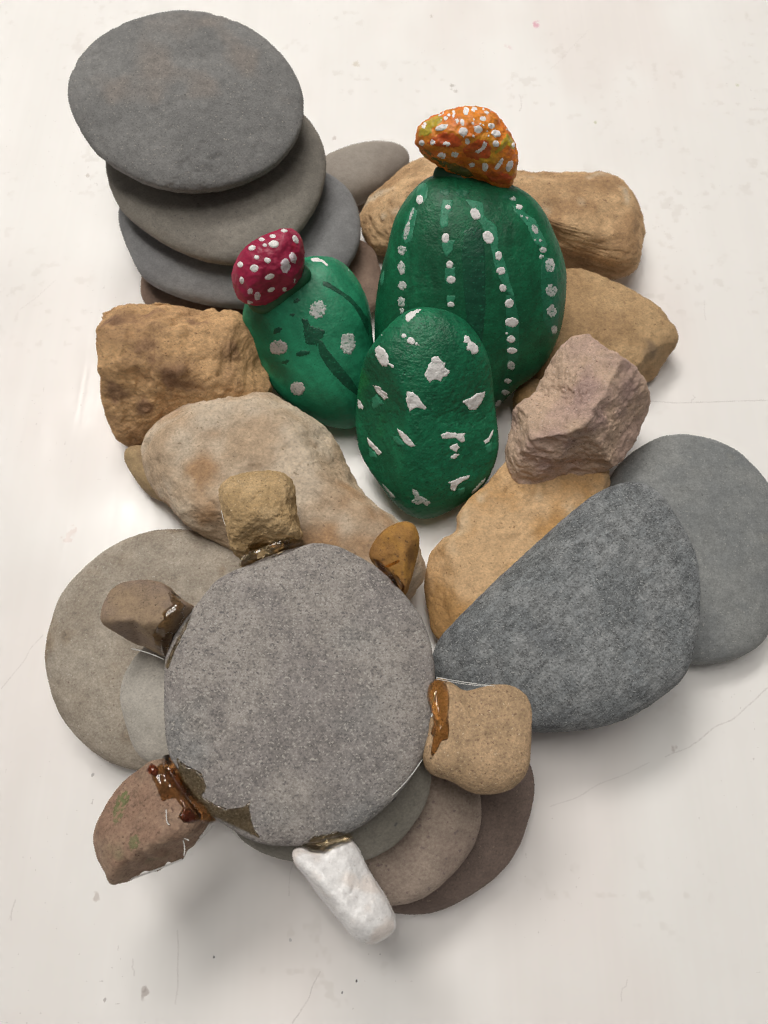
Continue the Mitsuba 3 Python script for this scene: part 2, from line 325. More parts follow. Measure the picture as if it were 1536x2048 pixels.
# every stone: centre and flat-side normal, plan outline R, thickness, profile, flattened sides and relief
STONES = {
    'stack_base': dict(o=[-75.1, 305.3, 11], n=[0, 0, 1], R=[73.6, 72.9, 72.6, 72.1, 70.5, 67.3, 62.9, 58.5, 54.8, 51.7, 48.9, 46.5, 44.5, 43, 41.8, 40.8, 40, 39.5, 39.4, 39.5, 39.8, 40.4, 41.5, 42.7, 44.1, 45.9, 48.3, 51.5, 55.3, 59.4, 63.2, 66.5, 69.1, 71.3, 72.9, 74.1, 74.6, 74.7, 74.2, 72.8, 69.9, 65.4, 60.5, 56.4, 53.3, 50.7, 47.9, 45.2, 42.8, 40.6, 38.9, 37.7, 36.8, 36.1, 35.5, 35.1, 34.9, 35.2, 35.9, 37.2, 38.8, 40.9, 43.6, 47.3, 52.3, 57.9, 63.3, 68.3, 72.5, 75.4, 76, 74.9], ht=11, hb=11, p=2.5, k=10, rough=[['f', 2, 40, None], ['f', .7, 9, None]], seed=1, sub=6),
    'stack_low': dict(o=[-85.9, 322.1, 33], n=[.0199, -.0797, .9966], R=[72.1, 72, 72, 72, 71.6, 70.7, 69.1, 67.2, 65, 62.8, 60.8, 59, 57.4, 56.3, 55.4, 54.8, 54.5, 54.5, 54.5, 54.6, 54.9, 55.5, 56.4, 57.7, 59.2, 60.9, 62.6, 64.4, 66.2, 67.8, 69.3, 70.9, 72.6, 74, 74.2, 73.1, 71.3, 69.4, 67.8, 66.6, 66, 65.6, 65, 63.6, 61.6, 59.7, 58, 56.5, 55.3, 54.4, 53.7, 53.3, 53, 52.9, 52.9, 53.1, 53.5, 54.2, 54.9, 55.8, 56.7, 57.7, 59.1, 60.8, 62.8, 64.8, 66.6, 68.2, 69.5, 70.6, 71.5, 72], ht=12, hb=12, p=2.5, k=10, rough=[['f', 1.2, 40, None], ['f', .25, 5, None]], seed=2, sub=6),
    'stack_mid': dict(o=[-94.9, 339.5, 57], n=[0, -.0995, .995], R=[60.8, 61.5, 62.3, 62.9, 63.4, 63.8, 64.2, 64.6, 64.7, 64.4, 63.6, 62.5, 61.3, 60.3, 59.5, 58.9, 58.2, 57.8, 57.4, 57.1, 56.9, 57.1, 57.7, 58.6, 59.7, 61, 62.3, 63.5, 64.5, 65.3, 66.1, 67.2, 68, 68.2, 67.5, 66.3, 64.9, 63.3, 61.9, 60.8, 59.7, 58.5, 57.1, 55.8, 54.8, 53.9, 53.4, 53.1, 53, 53.3, 53.7, 54.3, 55, 55.9, 56.8, 57.7, 58.7, 59.6, 60.4, 61.1, 61.4, 61.4, 61.1, 60.5, 59.9, 59.6, 59.5, 59.4, 59.4, 59.6, 59.9, 60.3], ht=12, hb=15, p=2.1, k=10, rough=[['f', 1.3, 40, None], ['f', .3, 5, None]], seed=3, dents=[[-49.8, 321.4, 62.7, 1.8, .5], [-99.2, 309.7, 64, 2.2, .5], [-121.5, 296.2, 56.8, 1.8, .4]], sub=6),
    'stack_top': dict(o=[-108.5, 362, 87], n=[.0296, -.1579, .987], R=[64.9, 64.3, 63.7, 63.1, 62.4, 61.6, 60.9, 60.3, 59.7, 59.4, 59.2, 59, 58.8, 58.8, 58.9, 59, 59.1, 59.5, 60, 60.1, 60, 60.1, 60.3, 60.7, 61.2, 62.2, 63.3, 64, 64.7, 65.7, 66.6, 66.9, 66.8, 66.6, 66.3, 65.6, 64.6, 63.3, 62, 60.7, 59.5, 58.5, 57.8, 57.4, 56.9, 56.1, 55, 54.4, 54.3, 54.5, 54.7, 55, 55.3, 55.6, 55.6, 55.8, 56.3, 56.8, 57.4, 57.9, 58.6, 59.5, 60.4, 61.5, 62.5, 63.3, 63.8, 64.2, 64.4, 64.6, 64.8, 65], ht=9, hb=18, p=2.15, k=10, rough=[['f', 1.2, 40, None], ['f', .3, 5, None], ['pit', .5, 9, None]], seed=4, dents=[[-91.3, 321.1, 86, 2.6, .8], [-87.7, 322.7, 86.3, 2, .6], [-92.8, 314.2, 83.4, 3.2, .5], [-97.8, 364.4, 95.8, 2.2, .7], [-94.3, 362.6, 95.3, 1.6, .5], [-80.8, 360, 93.8, 2, .6], [-157.3, 386.4, 97.6, 2.2, .7], [-158.9, 385.1, 97.2, 1.5, .5], [-67.7, 323.5, 83.9, 2, .4], [-106.3, 401.5, 100.1, 1.5, .5], [-87.3, 403.1, 98.7, 1.4, .4]], sub=6),
    'taupe': dict(o=[-21.6, 385.4, 13], n=[0, 0, 1], R=[31.5, 33.8, 36.3, 38.8, 40.9, 42.1, 42.1, 41, 39.1, 36.9, 34.7, 32.6, 30.6, 28.7, 27.1, 25.6, 24.4, 23.4, 22.6, 21.8, 21.3, 20.9, 20.6, 20.6, 20.6, 20.6, 20.8, 21.1, 21.5, 22, 22.7, 23.6, 24.7, 26, 27.5, 29.3, 31.3, 33.4, 35.7, 38, 39.9, 41.1, 41.3, 40.4, 38.8, 36.9, 34.8, 32.8, 30.8, 29.1, 27.5, 26.1, 24.9, 23.8, 23, 22.3, 21.7, 21.3, 21, 20.8, 20.7, 20.7, 20.9, 21.2, 21.9, 22.6, 23.4, 24.1, 25, 26.2, 27.8, 29.6], ht=13, hb=13, p=2.3, k=10, rough=[['f', .9, 40, None]], seed=5, sub=5),
    'back_rock': dict(o=[74.7, 340.2, 23], n=[0, -.0995, .995], R=[99.7, 97.1, 93.8, 90.6, 85.1, 76.2, 66.8, 59.6, 54.4, 50, 46.1, 43.3, 41.6, 39.8, 37.9, 36.6, 36.3, 36.5, 37.4, 38.8, 40.6, 42.5, 44.8, 48.1, 52.5, 57.7, 62.6, 66.8, 70.4, 73.4, 76, 78.8, 82.4, 87, 91.6, 94.5, 95, 94, 91, 84.4, 73.2, 60.9, 54, 53.1, 52.7, 49.4, 45.3, 42.5, 40.7, 39.1, 37.7, 36.7, 36.4, 36.7, 36.6, 35.6, 34.6, 35.2, 38.2, 39.9, 34.9, 25.3, 18.2, 17.7, 27.5, 52.3, 82.3, 98.4, 101.1, 99.7, 99, 99.8], ht=20, hb=20, p=3.2, k=34, fac=[[0, -.75, .65, .72], [.1, .2, 1, .8], [.9, -.1, .4, .85], [-.8, -.3, .3, .82], [.32, .54, -.78, .86], [-.78, -.08, .62, .85], [.39, .9, .17, .94], [.13, -.78, -.61, .93], [-.3, .67, .68, .87], [-.02, .84, -.55, .88], [.05, .17, -.98, .94], [.23, -.56, .79, .85], [.32, .22, .92, .89], [.88, -.43, -.18, .86], [.57, .03, -.82, .94], [-.66, -.21, .72, .84], [-.2, .97, .14, .91], [.6, .78, -.18, .84], [-.69, -.7, -.18, .87], [-.42, .26, .87, .9]], rough=[['f', 3, 45, None], ['f', 1.2, 12, None], ['ridge', .6, 12, None], ['f', .8, 3, None]], seed=6, sub=6),
    'right_rock': dict(o=[124, 257.3, 17], n=[.0995, 0, .995], R=[47.7, 46.5, 45.1, 44.4, 44, 43, 41.4, 39.8, 38.7, 38, 37.4, 37, 37.1, 37.8, 38.7, 39.4, 40.4, 41.9, 43.6, 45.4, 47, 47.8, 47.8, 47.6, 47.4, 46.8, 45.5, 43.9, 42.5, 42, 42.3, 43.2, 44.3, 45.5, 46.9, 48.1, 49.3, 50.4, 51.8, 53, 53.8, 54.3, 54.8, 55, 54.4, 52.5, 49.7, 46.7, 44.5, 43.7, 44.1, 45.2, 46.5, 47.5, 48.6, 49.8, 50.8, 51, 50.7, 50.4, 50.3, 49.6, 48.1, 46.4, 45.5, 45.4, 45.2, 44.4, 43.9, 44.5, 46.2, 47.7], ht=17, hb=17, p=2.8, k=30, fac=[[.5, -.8, .35, .74], [0, .3, 1, .8], [0, .74, -.68, .84], [-.42, -.91, .06, .93], [-.53, -.67, .53, .84], [.11, -.99, -.03, .89], [-.57, -.19, -.8, .96], [-.82, -.1, -.56, .81], [.06, -.07, -1, .95], [-.03, .07, -1, .84], [.11, -.77, -.63, .83], [-.67, -.03, .74, .82], [-.66, .65, .38, .94], [.04, .66, -.75, .89], [.06, -.3, .95, .9], [-.9, .06, .43, .82]], rough=[['f', 2.5, 45, None], ['f', .9, 11, None], ['f', .8, 3, None]], seed=7, sub=6),
    'orange_rock': dict(o=[67.8, 129.3, 18.5], n=[0, -.0499, .9988], R=[36.8, 38.5, 40.6, 44, 49.1, 55.5, 63.3, 71.9, 78.4, 80.5, 79.6, 77.4, 74.3, 70.3, 66.1, 62.3, 58.5, 54.3, 50.4, 46.5, 42.6, 39.3, 37.1, 35.7, 35, 35, 35.7, 36.3, 36.6, 36.3, 36, 35.7, 35.3, 34.5, 34.4, 37.7, 44.7, 51.3, 54.4, 56.2, 58.6, 60.7, 62, 63.8, 67.2, 71.2, 73.9, 73.4, 69.4, 63.6, 57.9, 53, 48.7, 45, 41.9, 39.6, 37.8, 36.1, 34.6, 33.5, 33.1, 33, 33, 33, 33, 33, 33.1, 33.1, 33.1, 33.4, 34.1, 35.3], ht=15, hb=16, p=3.2, k=26, fac=[[-.6, -.4, .6, .8], [0, 0, 1, .8], [-.67, -.52, -.53, .93], [-.92, -.08, -.38, .86], [.52, .75, .41, .84], [.46, .81, -.35, .87], [-.03, .86, -.5, .9], [.21, .15, -.97, .85], [-.38, -.78, -.5, .86], [-.72, .61, -.34, .84], [-.05, .94, -.33, .86], [.51, -.28, -.81, .81], [.57, -.39, -.72, .82], [0, -.03, 1, .85], [-.63, -.11, -.77, .88], [-.43, -.45, .79, .9]], rough=[['f', 4, 40, None], ['f', 1.2, 11, None], ['f', .7, 3, None]], seed=8, sub=6),
    'small_orange': dict(o=[86.3, 217.7, 10], n=[0, 0, 1], R=[11.1, 11, 11, 11.2, 11.4, 11.4, 11.2, 11.2, 11.3, 11.4, 11.4, 11.3, 11.3, 11.2, 11.2, 11.2, 11.3, 11.3, 11.5, 11.8, 11.9, 12, 12, 12, 11.9, 11.7, 11.5, 11.4, 11.4, 11.6, 12, 12.5, 12.8, 12.8, 12.5, 12.4, 12.4, 12.5, 12.5, 12.5, 12.4, 12.5, 12.7, 12.8, 12.8, 12.7, 12.6, 12.5, 12.5, 12.6, 12.7, 12.6, 12.5, 12.4, 12.3, 12.2, 12.2, 12.3, 12.3, 12.3, 12.5, 12.6, 12.6, 12.5, 12.3, 12.2, 12.1, 12, 12, 11.9, 11.7, 11.4], ht=12, hb=10, p=2.6, k=10, rough=[['f', 2, 20, None], ['f', .6, 6, None]], seed=31, sub=4),
    'disc_right': dict(o=[162.6, 127.3, 12], n=[0, 0, 1], R=[48.7, 49.6, 50.7, 51.8, 53.1, 54.5, 56.1, 57.5, 58.8, 60.4, 62, 63.7, 65.1, 66.1, 66.7, 67, 67.2, 67.3, 67.1, 66.6, 65.6, 64.4, 62.9, 61.5, 60.2, 59.1, 57.8, 56.3, 54.6, 53.1, 51.7, 50.7, 49.8, 49, 48.4, 48, 48, 48.2, 48.7, 49.4, 50.3, 51.4, 52.8, 54.4, 56.1, 57.6, 58.7, 59.4, 59.7, 60, 60.3, 60.4, 60.2, 59.8, 59.2, 58.7, 58.2, 57.9, 57.4, 56.5, 55, 53.3, 51.6, 50.1, 48.9, 48.1, 47.7, 47.4, 47.3, 47.4, 47.6, 48], ht=13, hb=12, p=2.5, k=10, rough=[['f', 1.4, 40, None], ['f', .3, 6, None]], seed=9, dents=[[159.1, 162.1, 24.3, 4, .35], [172.8, 150.3, 24.6, 2, .4], [179, 109.8, 24.2, 2.4, .4], [165.1, 84.3, 22.1, 1.6, .4]], sub=6),
    'slate': dict(o=[92.2, 82.6, 38], n=[-.1188, -.0792, .9898], R=[54.3, 55.3, 56.7, 58.5, 60.6, 62.8, 64.7, 66.3, 68, 70.2, 72.7, 74.9, 75.6, 74.5, 71.6, 67.5, 62.9, 58.5, 54.6, 51.4, 48.9, 47.2, 45.8, 44.7, 43.9, 43.4, 43.2, 43.1, 43.3, 43.7, 44.4, 45.5, 47.1, 49.2, 51.8, 55.4, 60.2, 65.7, 70.2, 72.9, 73.9, 73.7, 72.5, 70.7, 68.4, 65.6, 62.6, 59.8, 57.3, 55, 53.1, 51.5, 50.2, 49.2, 48.5, 48.1, 47.8, 47.7, 47.6, 47.5, 47.6, 47.7, 48, 48.7, 49.6, 50.5, 51.2, 51.5, 51.7, 52.1, 52.6, 53.4], ht=17, hb=20, p=2.7, k=12, fac=[[.05, .05, 1, .86], [-.45, .45, .75, .9]], rough=[['f', 1.5, 45, None], ['f', .35, 5, [.55, .35, .1]], ['f', .25, 2.5, None]], seed=10, sub=6),
    'pink_rock': dict(o=[99, 187.3, 47], n=[0, -.2425, .9701], R=[37.6, 40.5, 44.7, 49, 51.9, 53.4, 53.9, 53.9, 53.5, 52.8, 51.5, 49.9, 48.7, 48.2, 47.7, 46.5, 45.2, 44, 42.8, 41.2, 39.3, 37.2, 35, 32.7, 30.6, 28.8, 27.4, 26.1, 25.4, 25.3, 25.9, 27.2, 29.2, 31.8, 33.8, 34.5, 34.7, 35.4, 36.9, 38.9, 40.9, 42.8, 44.5, 45.7, 46, 45.7, 45.6, 45.5, 44.3, 41.8, 39, 36.8, 35.2, 34.2, 33.7, 33.4, 33, 32.4, 31.9, 31.6, 31.8, 32.2, 32.6, 33.2, 33.8, 34.1, 34.3, 34.7, 35.3, 35.7, 35.9, 36.3], ht=26, hb=26, p=2.4, k=44, fac=[[-.42, .12, .9, .6], [.62, -.42, .66, .6], [-.12, -.93, .3, .62], [.75, .5, .4, .72], [-.85, -.35, .2, .8]], rough=[['f', 2.5, 35, None], ['f', 1.6, 10, None], ['f', .9, 4, None], ['ridge', .4, 6, None]], seed=11, sub=6),
    'block_rock': dict(o=[-114, 224.1, 31], n=[0, -.3304, .9439], R=[51.8, 49.9, 51.2, 54, 57.2, 60, 61.8, 62.8, 63.1, 62.5, 60.9, 58.5, 56.1, 54.9, 54.4, 53.7, 53, 53.6, 55.8, 58.3, 60.2, 61.3, 61.6, 60.7, 60, 60.6, 61.7, 60.7, 57.6, 54.1, 51.9, 51.3, 51.1, 50.4, 49.3, 48.6, 48.4, 48.1, 47.3, 46.6, 46.6, 47.4, 48.5, 50, 51.8, 53.8, 55.3, 55.2, 52.9, 48.9, 44.8, 41.6, 40, 39.8, 39.9, 38.8, 37, 36.3, 37.3, 39.1, 41.2, 43.8, 46.3, 48.8, 51.3, 53.6, 55.9, 58.9, 61.9, 63.3, 61.8, 57], ht=22, hb=22, p=4, k=44, fac=[[.05, .62, .78, .56], [-.05, -.8, .6, .58], [-.95, 0, .2, .82], [0, -1, -.1, .8], [-.01, .82, .58, .77], [.77, -.57, -.3, .76], [-.11, .99, -.02, .84], [-.9, .07, -.43, .82], [.68, .73, -.04, .77], [.74, -.39, -.56, .9], [-.68, -.66, -.32, .9], [.39, -.82, .42, .86], [-.37, -.92, -.1, .88], [.33, -.93, .16, .85], [.35, -.48, .8, .88], [.63, .65, -.42, .87], [-.46, .73, -.5, .79], [.59, -.33, .74, .83], [.56, .6, .57, .75], [.29, 0, .96, .86], [-.85, -.48, .2, .91], [-.63, -.77, -.13, .88]], rough=[['f', 2, 40, None], ['ridge', 1.5, 24, [1, .1, .25]], ['ridge', .8, 12, [1, -.2, .2]], ['f', 1, 7, None], ['f', 1, 3, None]], seed=12, sub=6),
    'quartz_rock': dict(o=[-53, 149.5, 28], n=[-.0497, -.0994, .9938], R=[45.3, 43.5, 42, 40.5, 39.2, 38.5, 38.5, 39.4, 41, 43.4, 45.9, 48.3, 50.6, 53.1, 55.3, 56.9, 58.1, 59.5, 61.7, 64.5, 67.5, 69.9, 71.5, 73.4, 76.3, 79.4, 81.5, 82.7, 83.6, 85.7, 88.5, 89, 85.7, 80, 74, 68.3, 63, 58.6, 55.1, 52.3, 49.8, 47.1, 44.3, 42.1, 40.4, 39.4, 38.9, 38.7, 38.6, 38.6, 38.9, 39.6, 40.2, 40.7, 41.3, 42.6, 44.8, 48.5, 53.9, 60.8, 68.9, 77.4, 83.9, 87.3, 88.9, 89.1, 86.9, 81.5, 73.1, 63.4, 54.7, 48.6], ht=23, hb=27, p=2.5, k=18, fac=[[-.3, -.6, .75, .74], [.3, .5, .8, .8], [-.1, -.1, 1, .8], [.49, -.83, .26, .87], [.58, .17, .8, .84], [-.58, .65, .49, .95], [-.24, .69, .68, .89], [-.15, -.72, .67, .94], [.56, .17, .81, .97], [.18, .83, -.53, .86], [-.8, .18, .57, .91], [-.39, -.85, -.36, .85], [.57, -.17, -.8, .94], [-.85, -.31, -.43, .96], [.4, .79, .47, .86]], rough=[['f', 4.5, 45, None], ['f', 1.8, 14, None], ['ridge', .55, 13, [.7, -.6, .2]], ['f', .7, 4, None], ['pit', .6, 5, None]], seed=13, sub=6),
    'small_tan': dict(o=[-124.7, 172.1, 12], n=[0, 0, 1], R=[14.5, 14.1, 13.6, 13.3, 13.1, 12.9, 12.7, 12.4, 12.3, 12.3, 12.3, 12.4, 12.4, 12.3, 12.3, 12.4, 12.7, 13, 13.3, 13.7, 14.2, 14.7, 15.2, 15.9, 16.8, 17.7, 18.9, 20.3, 21.3, 21.6, 21, 20, 18.8, 17.5, 16.3, 15.3, 14.4, 13.7, 13.1, 12.6, 12.2, 11.9, 11.7, 11.7, 11.7, 11.8, 11.9, 12, 12.1, 12.3, 12.6, 12.9, 13.4, 13.8, 14.3, 14.9, 15.4, 16, 16.7, 17.5, 18.3, 19.1, 19.6, 19.7, 19.4, 18.8, 18.2, 17.5, 16.7, 16, 15.4, 14.9], ht=11, hb=12, p=2.4, k=10, rough=[['f', 2, 25, None], ['f', .5, 6, None]], seed=14, sub=5),
    'disc_left': dict(o=[-107.3, 73.6, 14], n=[0, 0, 1], R=[58.5, 58.7, 59, 59.3, 59.8, 60.4, 61.1, 62, 62.8, 63.5, 64.1, 64.5, 64.5, 64.2, 63.7, 63.2, 63, 63, 63.4, 63.8, 64.1, 64.1, 64.1, 64.3, 64.4, 64.3, 64, 63.7, 63.5, 63.4, 63.1, 62.6, 61.9, 61.2, 60.8, 60.4, 60, 59.3, 58.4, 57.5, 56.9, 56.6, 56.5, 56.4, 56.2, 56, 55.9, 55.8, 55.8, 56, 56.2, 56.6, 56.9, 57.1, 57.3, 57.4, 57.7, 58.1, 58.5, 59, 59.4, 59.8, 60.2, 60.6, 60.6, 60.4, 60.1, 59.7, 59.2, 58.8, 58.6, 58.5], ht=13, hb=14, p=2.5, k=10, rough=[['f', 1.4, 40, None], ['f', .4, 6, None]], seed=15, dents=[[-150.5, 81.5, 24.8, 2.5, .6], [-129.8, 43.7, 25.1, 2, .6], [-119, 123.3, 23.6, 2.2, .5], [-155.1, 59.9, 22.2, 1.8, .5], [-131, 101.3, 26, 1.6, .5]], sub=6),
    'disc_pale': dict(o=[-89.7, 46.9, 42], n=[.1191, 0, .9929], R=[28.2, 28.1, 28, 28.2, 28.4, 28.5, 28.8, 29.1, 29.4, 29.8, 30.1, 30.3, 30.5, 30.7, 30.7, 30.7, 30.6, 30.6, 30.6, 30.5, 30.4, 30.2, 30.1, 30.1, 30.1, 30.1, 30, 29.8, 29.5, 29.2, 28.8, 28.6, 28.3, 28, 27.7, 27.4, 27.1, 26.8, 26.3, 25.9, 25.7, 25.8, 26, 26.5, 27, 27.7, 28.4, 29, 29.4, 29.5, 29.3, 28.9, 28.6, 28.5, 28.4, 28.4, 28.4, 28.5, 28.6, 28.6, 28.5, 28.3, 28.2, 28.1, 28.1, 28, 28, 28.1, 28.2, 28.4, 28.5, 28.4], ht=9, hb=12, p=2.4, k=10, rough=[['f', 1.3, 40, None], ['f', .4, 5, None]], seed=16, sub=5),
    'tstack_low': dict(o=[19, -.2, 11], n=[0, 0, 1], R=[48.8, 50.1, 51.6, 52.9, 53.8, 54.1, 54, 53.7, 53.3, 52.7, 52.1, 51.3, 50.5, 49.5, 48.6, 47.6, 46.7, 45.9, 45.5, 45.1, 44.8, 44.5, 44.4, 44.4, 44.4, 44.5, 44.8, 45.1, 45.3, 45.6, 46.1, 46.5, 46.9, 47.2, 47.4, 47.7, 48, 48.4, 48.9, 49.5, 50.1, 50.4, 50.5, 50.3, 50, 49.3, 48.4, 47.3, 46.2, 45, 44, 43.2, 42.7, 42.2, 41.8, 41.3, 40.8, 40.2, 39.9, 39.7, 39.8, 40, 40.5, 41.1, 41.7, 42.3, 43, 43.8, 44.6, 45.5, 46.4, 47.5], ht=11, hb=11, p=2.5, k=10, rough=[['f', 1.2, 40, None], ['f', .3, 5, None]], seed=17, sub=6),
    'tstack_brown': dict(o=[.9, -.9, 31], n=[0, 0, 1], R=[41.5, 41.7, 41.8, 42, 42.3, 42.5, 42.6, 42.8, 42.9, 43, 43.1, 43, 42.8, 42.6, 42.3, 41.8, 41.4, 40.9, 40.6, 40.2, 39.8, 39.5, 39.4, 39.4, 39.5, 39.5, 39.6, 39.6, 39.6, 39.5, 39.6, 39.8, 40, 40, 40.1, 40.4, 40.8, 41, 41.3, 41.7, 42, 42.1, 42.1, 41.9, 41.7, 41.3, 40.9, 40.3, 39.8, 39.2, 38.6, 38, 37.4, 36.8, 36.4, 36.2, 36.2, 36.4, 36.5, 36.6, 36.6, 36.5, 36.6, 36.8, 37.2, 37.8, 38.4, 39.1, 39.8, 40.3, 40.7, 41.2], ht=10, hb=10, p=2.5, k=10, rough=[['f', 1.2, 40, None], ['f', .3, 5, None]], seed=18, sub=6),
    'tstack_olive': dict(o=[-24.6, 18.1, 49], n=[0, 0, 1], R=[44.9, 45.3, 45.5, 45.2, 44.7, 44.1, 43.9, 43.9, 44, 44.2, 44.4, 44.6, 44.7, 44.7, 44.7, 44.6, 44.5, 44.6, 44.7, 44.8, 44.9, 45, 45.3, 45.5, 45.7, 45.7, 45.7, 45.5, 45.4, 45.2, 45, 44.7, 44.4, 44.3, 44.3, 44.2, 44.1, 44.1, 44.1, 44.4, 44.7, 45.1, 45.3, 45.2, 44.8, 43.9, 42.9, 42, 41.1, 40.3, 39.6, 39.1, 38.8, 38.6, 38.6, 38.7, 39, 39.4, 39.9, 40.3, 40.8, 41.3, 41.9, 42.3, 42.7, 43.1, 43.5, 44, 44.5, 44.8, 44.8, 44.7], ht=9, hb=9, p=2.5, k=10, rough=[['f', 1.2, 40, None], ['f', .3, 5, None]], seed=19, sub=6),
    'shell': dict(o=[-34.9, 43.6, 70], n=[0, 0, 1], R=[55.9, 56.5, 57.2, 58, 58.9, 59.8, 60.6, 61, 61.2, 61.5, 62.2, 63.1, 63.9, 64.6, 65.3, 66.2, 66.8, 66.6, 65.4, 64, 62.8, 61.8, 61.2, 61, 61.3, 61.5, 61.1, 60.1, 59.3, 59.2, 59.7, 59.8, 59.3, 58.2, 57, 55.8, 55, 54.7, 54.7, 55, 55.2, 55.5, 55.9, 56.3, 56.5, 56.5, 56.2, 55.8, 55.4, 55.4, 55.9, 56.4, 56.6, 56.5, 56.4, 56.4, 56.4, 56.3, 56.1, 55.9, 55.6, 55.5, 55.3, 55.3, 55.4, 55.5, 55.7, 55.9, 55.9, 55.7, 55.6, 55.7], ht=9, hb=13, p=2.9, k=10, rough=[['f', 1.3, 50, None], ['f', .3, 4, None]], seed=20, dents=[[-64.3, 55.1, 78.3, 1.6, .4], [-26.7, 75.2, 78.4, 1.8, .4], [-34.9, 21.6, 78.4, 2, .4], [-5.4, 32.9, 78.4, 1.8, .4], [-51.1, 71.8, 78.6, 1.5, .4], [-14.7, 11.4, 77.9, 1.6, .4], [-51.4, 10.9, 77.7, 3, .4], [4.6, 83.3, 74.9, 2.2, .5]], sub=6),
    'leg_top': dict(o=[-55.7, 123.8, 72], n=[-.0953, -.286, .9535], R=[16, 15.7, 15.7, 16.1, 16.7, 17.4, 18, 18.8, 19.5, 20.1, 20.6, 20.9, 20.9, 20.7, 20.2, 19.9, 19.9, 20, 20, 20, 20.1, 20.2, 20.3, 20.4, 20.7, 21, 21.3, 21.7, 22.3, 22.7, 22.7, 22.1, 21.4, 21, 21, 20.8, 20.3, 19.9, 19.5, 19.3, 19.2, 19, 18.8, 18.8, 19, 19.5, 20.4, 21.5, 22.3, 22.2, 21.6, 20.9, 20.2, 19.2, 18, 17.3, 17.2, 17.4, 17.7, 18.1, 18.5, 18.9, 19.6, 20.6, 21.5, 21.7, 21.1, 19.9, 18.5, 17.3, 16.7, 16.4], ht=15, hb=15, p=3, k=10, fac=[[0, .3, .95, .78], [.1, -.85, .4, .78], [-.9, -.2, .3, .84]], rough=[['f', 1.5, 20, None], ['f', 1.2, 6, None], ['f', .8, 2.5, None]], seed=21, sub=6),
    'tail': dict(o=[5.9, 106.5, 66], n=[.1925, -.1925, .9623], R=[10.2, 10.3, 10.5, 10.8, 11, 11.2, 11.5, 11.9, 12.4, 12.9, 13.5, 14.1, 14.7, 15.1, 15.2, 15.1, 14.8, 14.3, 13.9, 13.5, 13.1, 12.7, 12.4, 12.2, 12, 11.8, 11.6, 11.4, 11.3, 11.2, 11.2, 11.3, 11.4, 11.5, 11.7, 11.8, 12, 12.1, 12, 11.7, 11.3, 10.9, 10.5, 10.2, 10, 9.8, 9.7, 9.7, 9.7, 9.9, 10.2, 10.6, 11.2, 12.3, 14.5, 17.4, 18.6, 17.3, 15.1, 13.6, 12.6, 12, 11.3, 10.8, 10.3, 10, 9.9, 9.8, 9.8, 9.9, 10, 10.1], ht=9, hb=9, p=2.3, k=12, fac=[[-.4, -.2, .85, .75], [.8, -.3, .4, .75]], rough=[['f', 1.2, 15, None], ['f', .4, 4, None]], seed=22, sub=5),
    'leg_left': dict(o=[-100.9, 77.6, 70], n=[-.099, -.099, .9901], R=[19, 19.8, 19.5, 18.3, 16.8, 15.6, 14.8, 14.4, 14.1, 14, 14, 14.2, 14.5, 14.6, 14.7, 14.9, 15.2, 15.5, 15.7, 15.9, 16.1, 16.4, 16.7, 17, 17.3, 17.7, 18.3, 18.7, 19, 19, 18.7, 18.3, 18.1, 18.1, 18.1, 18.2, 18.2, 18.3, 18.2, 17.6, 16.5, 15.3, 14.5, 14.1, 13.9, 13.8, 13.7, 13.5, 13.3, 13, 12.7, 12.7, 13, 13.5, 14, 14.7, 15.5, 16.6, 17.9, 18.7, 18.7, 18, 17.2, 16.8, 16.5, 16.4, 16.4, 16.5, 16.6, 16.9, 17.2, 17.9], ht=13, hb=13, p=3.4, k=16, fac=[[-.1, .35, .9, .7], [-.1, -.8, .45, .74]], rough=[['f', 1.5, 20, None], ['f', .3, 5, None]], seed=23, sub=5),
    'head': dict(o=[-92, -4.2, 66], n=[-.1476, -.0984, .9841], R=[22.9, 23.1, 22.9, 22.5, 21.8, 21.2, 20.5, 19.9, 19.6, 19.4, 19.5, 19.7, 19.9, 20.3, 20.9, 21.6, 22.3, 22.6, 22.2, 21.4, 20.5, 19.8, 19.4, 19, 18.6, 18.3, 18, 17.8, 17.7, 17.5, 17.5, 17.6, 18, 19, 20.2, 21.6, 22.9, 24, 24.7, 25.3, 25.8, 25.9, 25.7, 25.6, 25.5, 25.3, 25, 24.9, 25, 24.4, 22.4, 20.2, 19.1, 19.3, 19.9, 19.7, 18.7, 17.9, 17.9, 18.8, 20, 20.2, 19.5, 18.6, 18.3, 18.6, 18.9, 18.9, 19.1, 19.8, 20.9, 22.1], ht=15, hb=15, p=3, k=18, fac=[[-.25, .3, .9, .66], [.35, -.85, .25, .72], [-.8, -.3, .3, .84]], rough=[['f', 2, 25, None], ['f', .7, 8, None], ['f', .25, 2.5, None]], seed=24, sub=6),
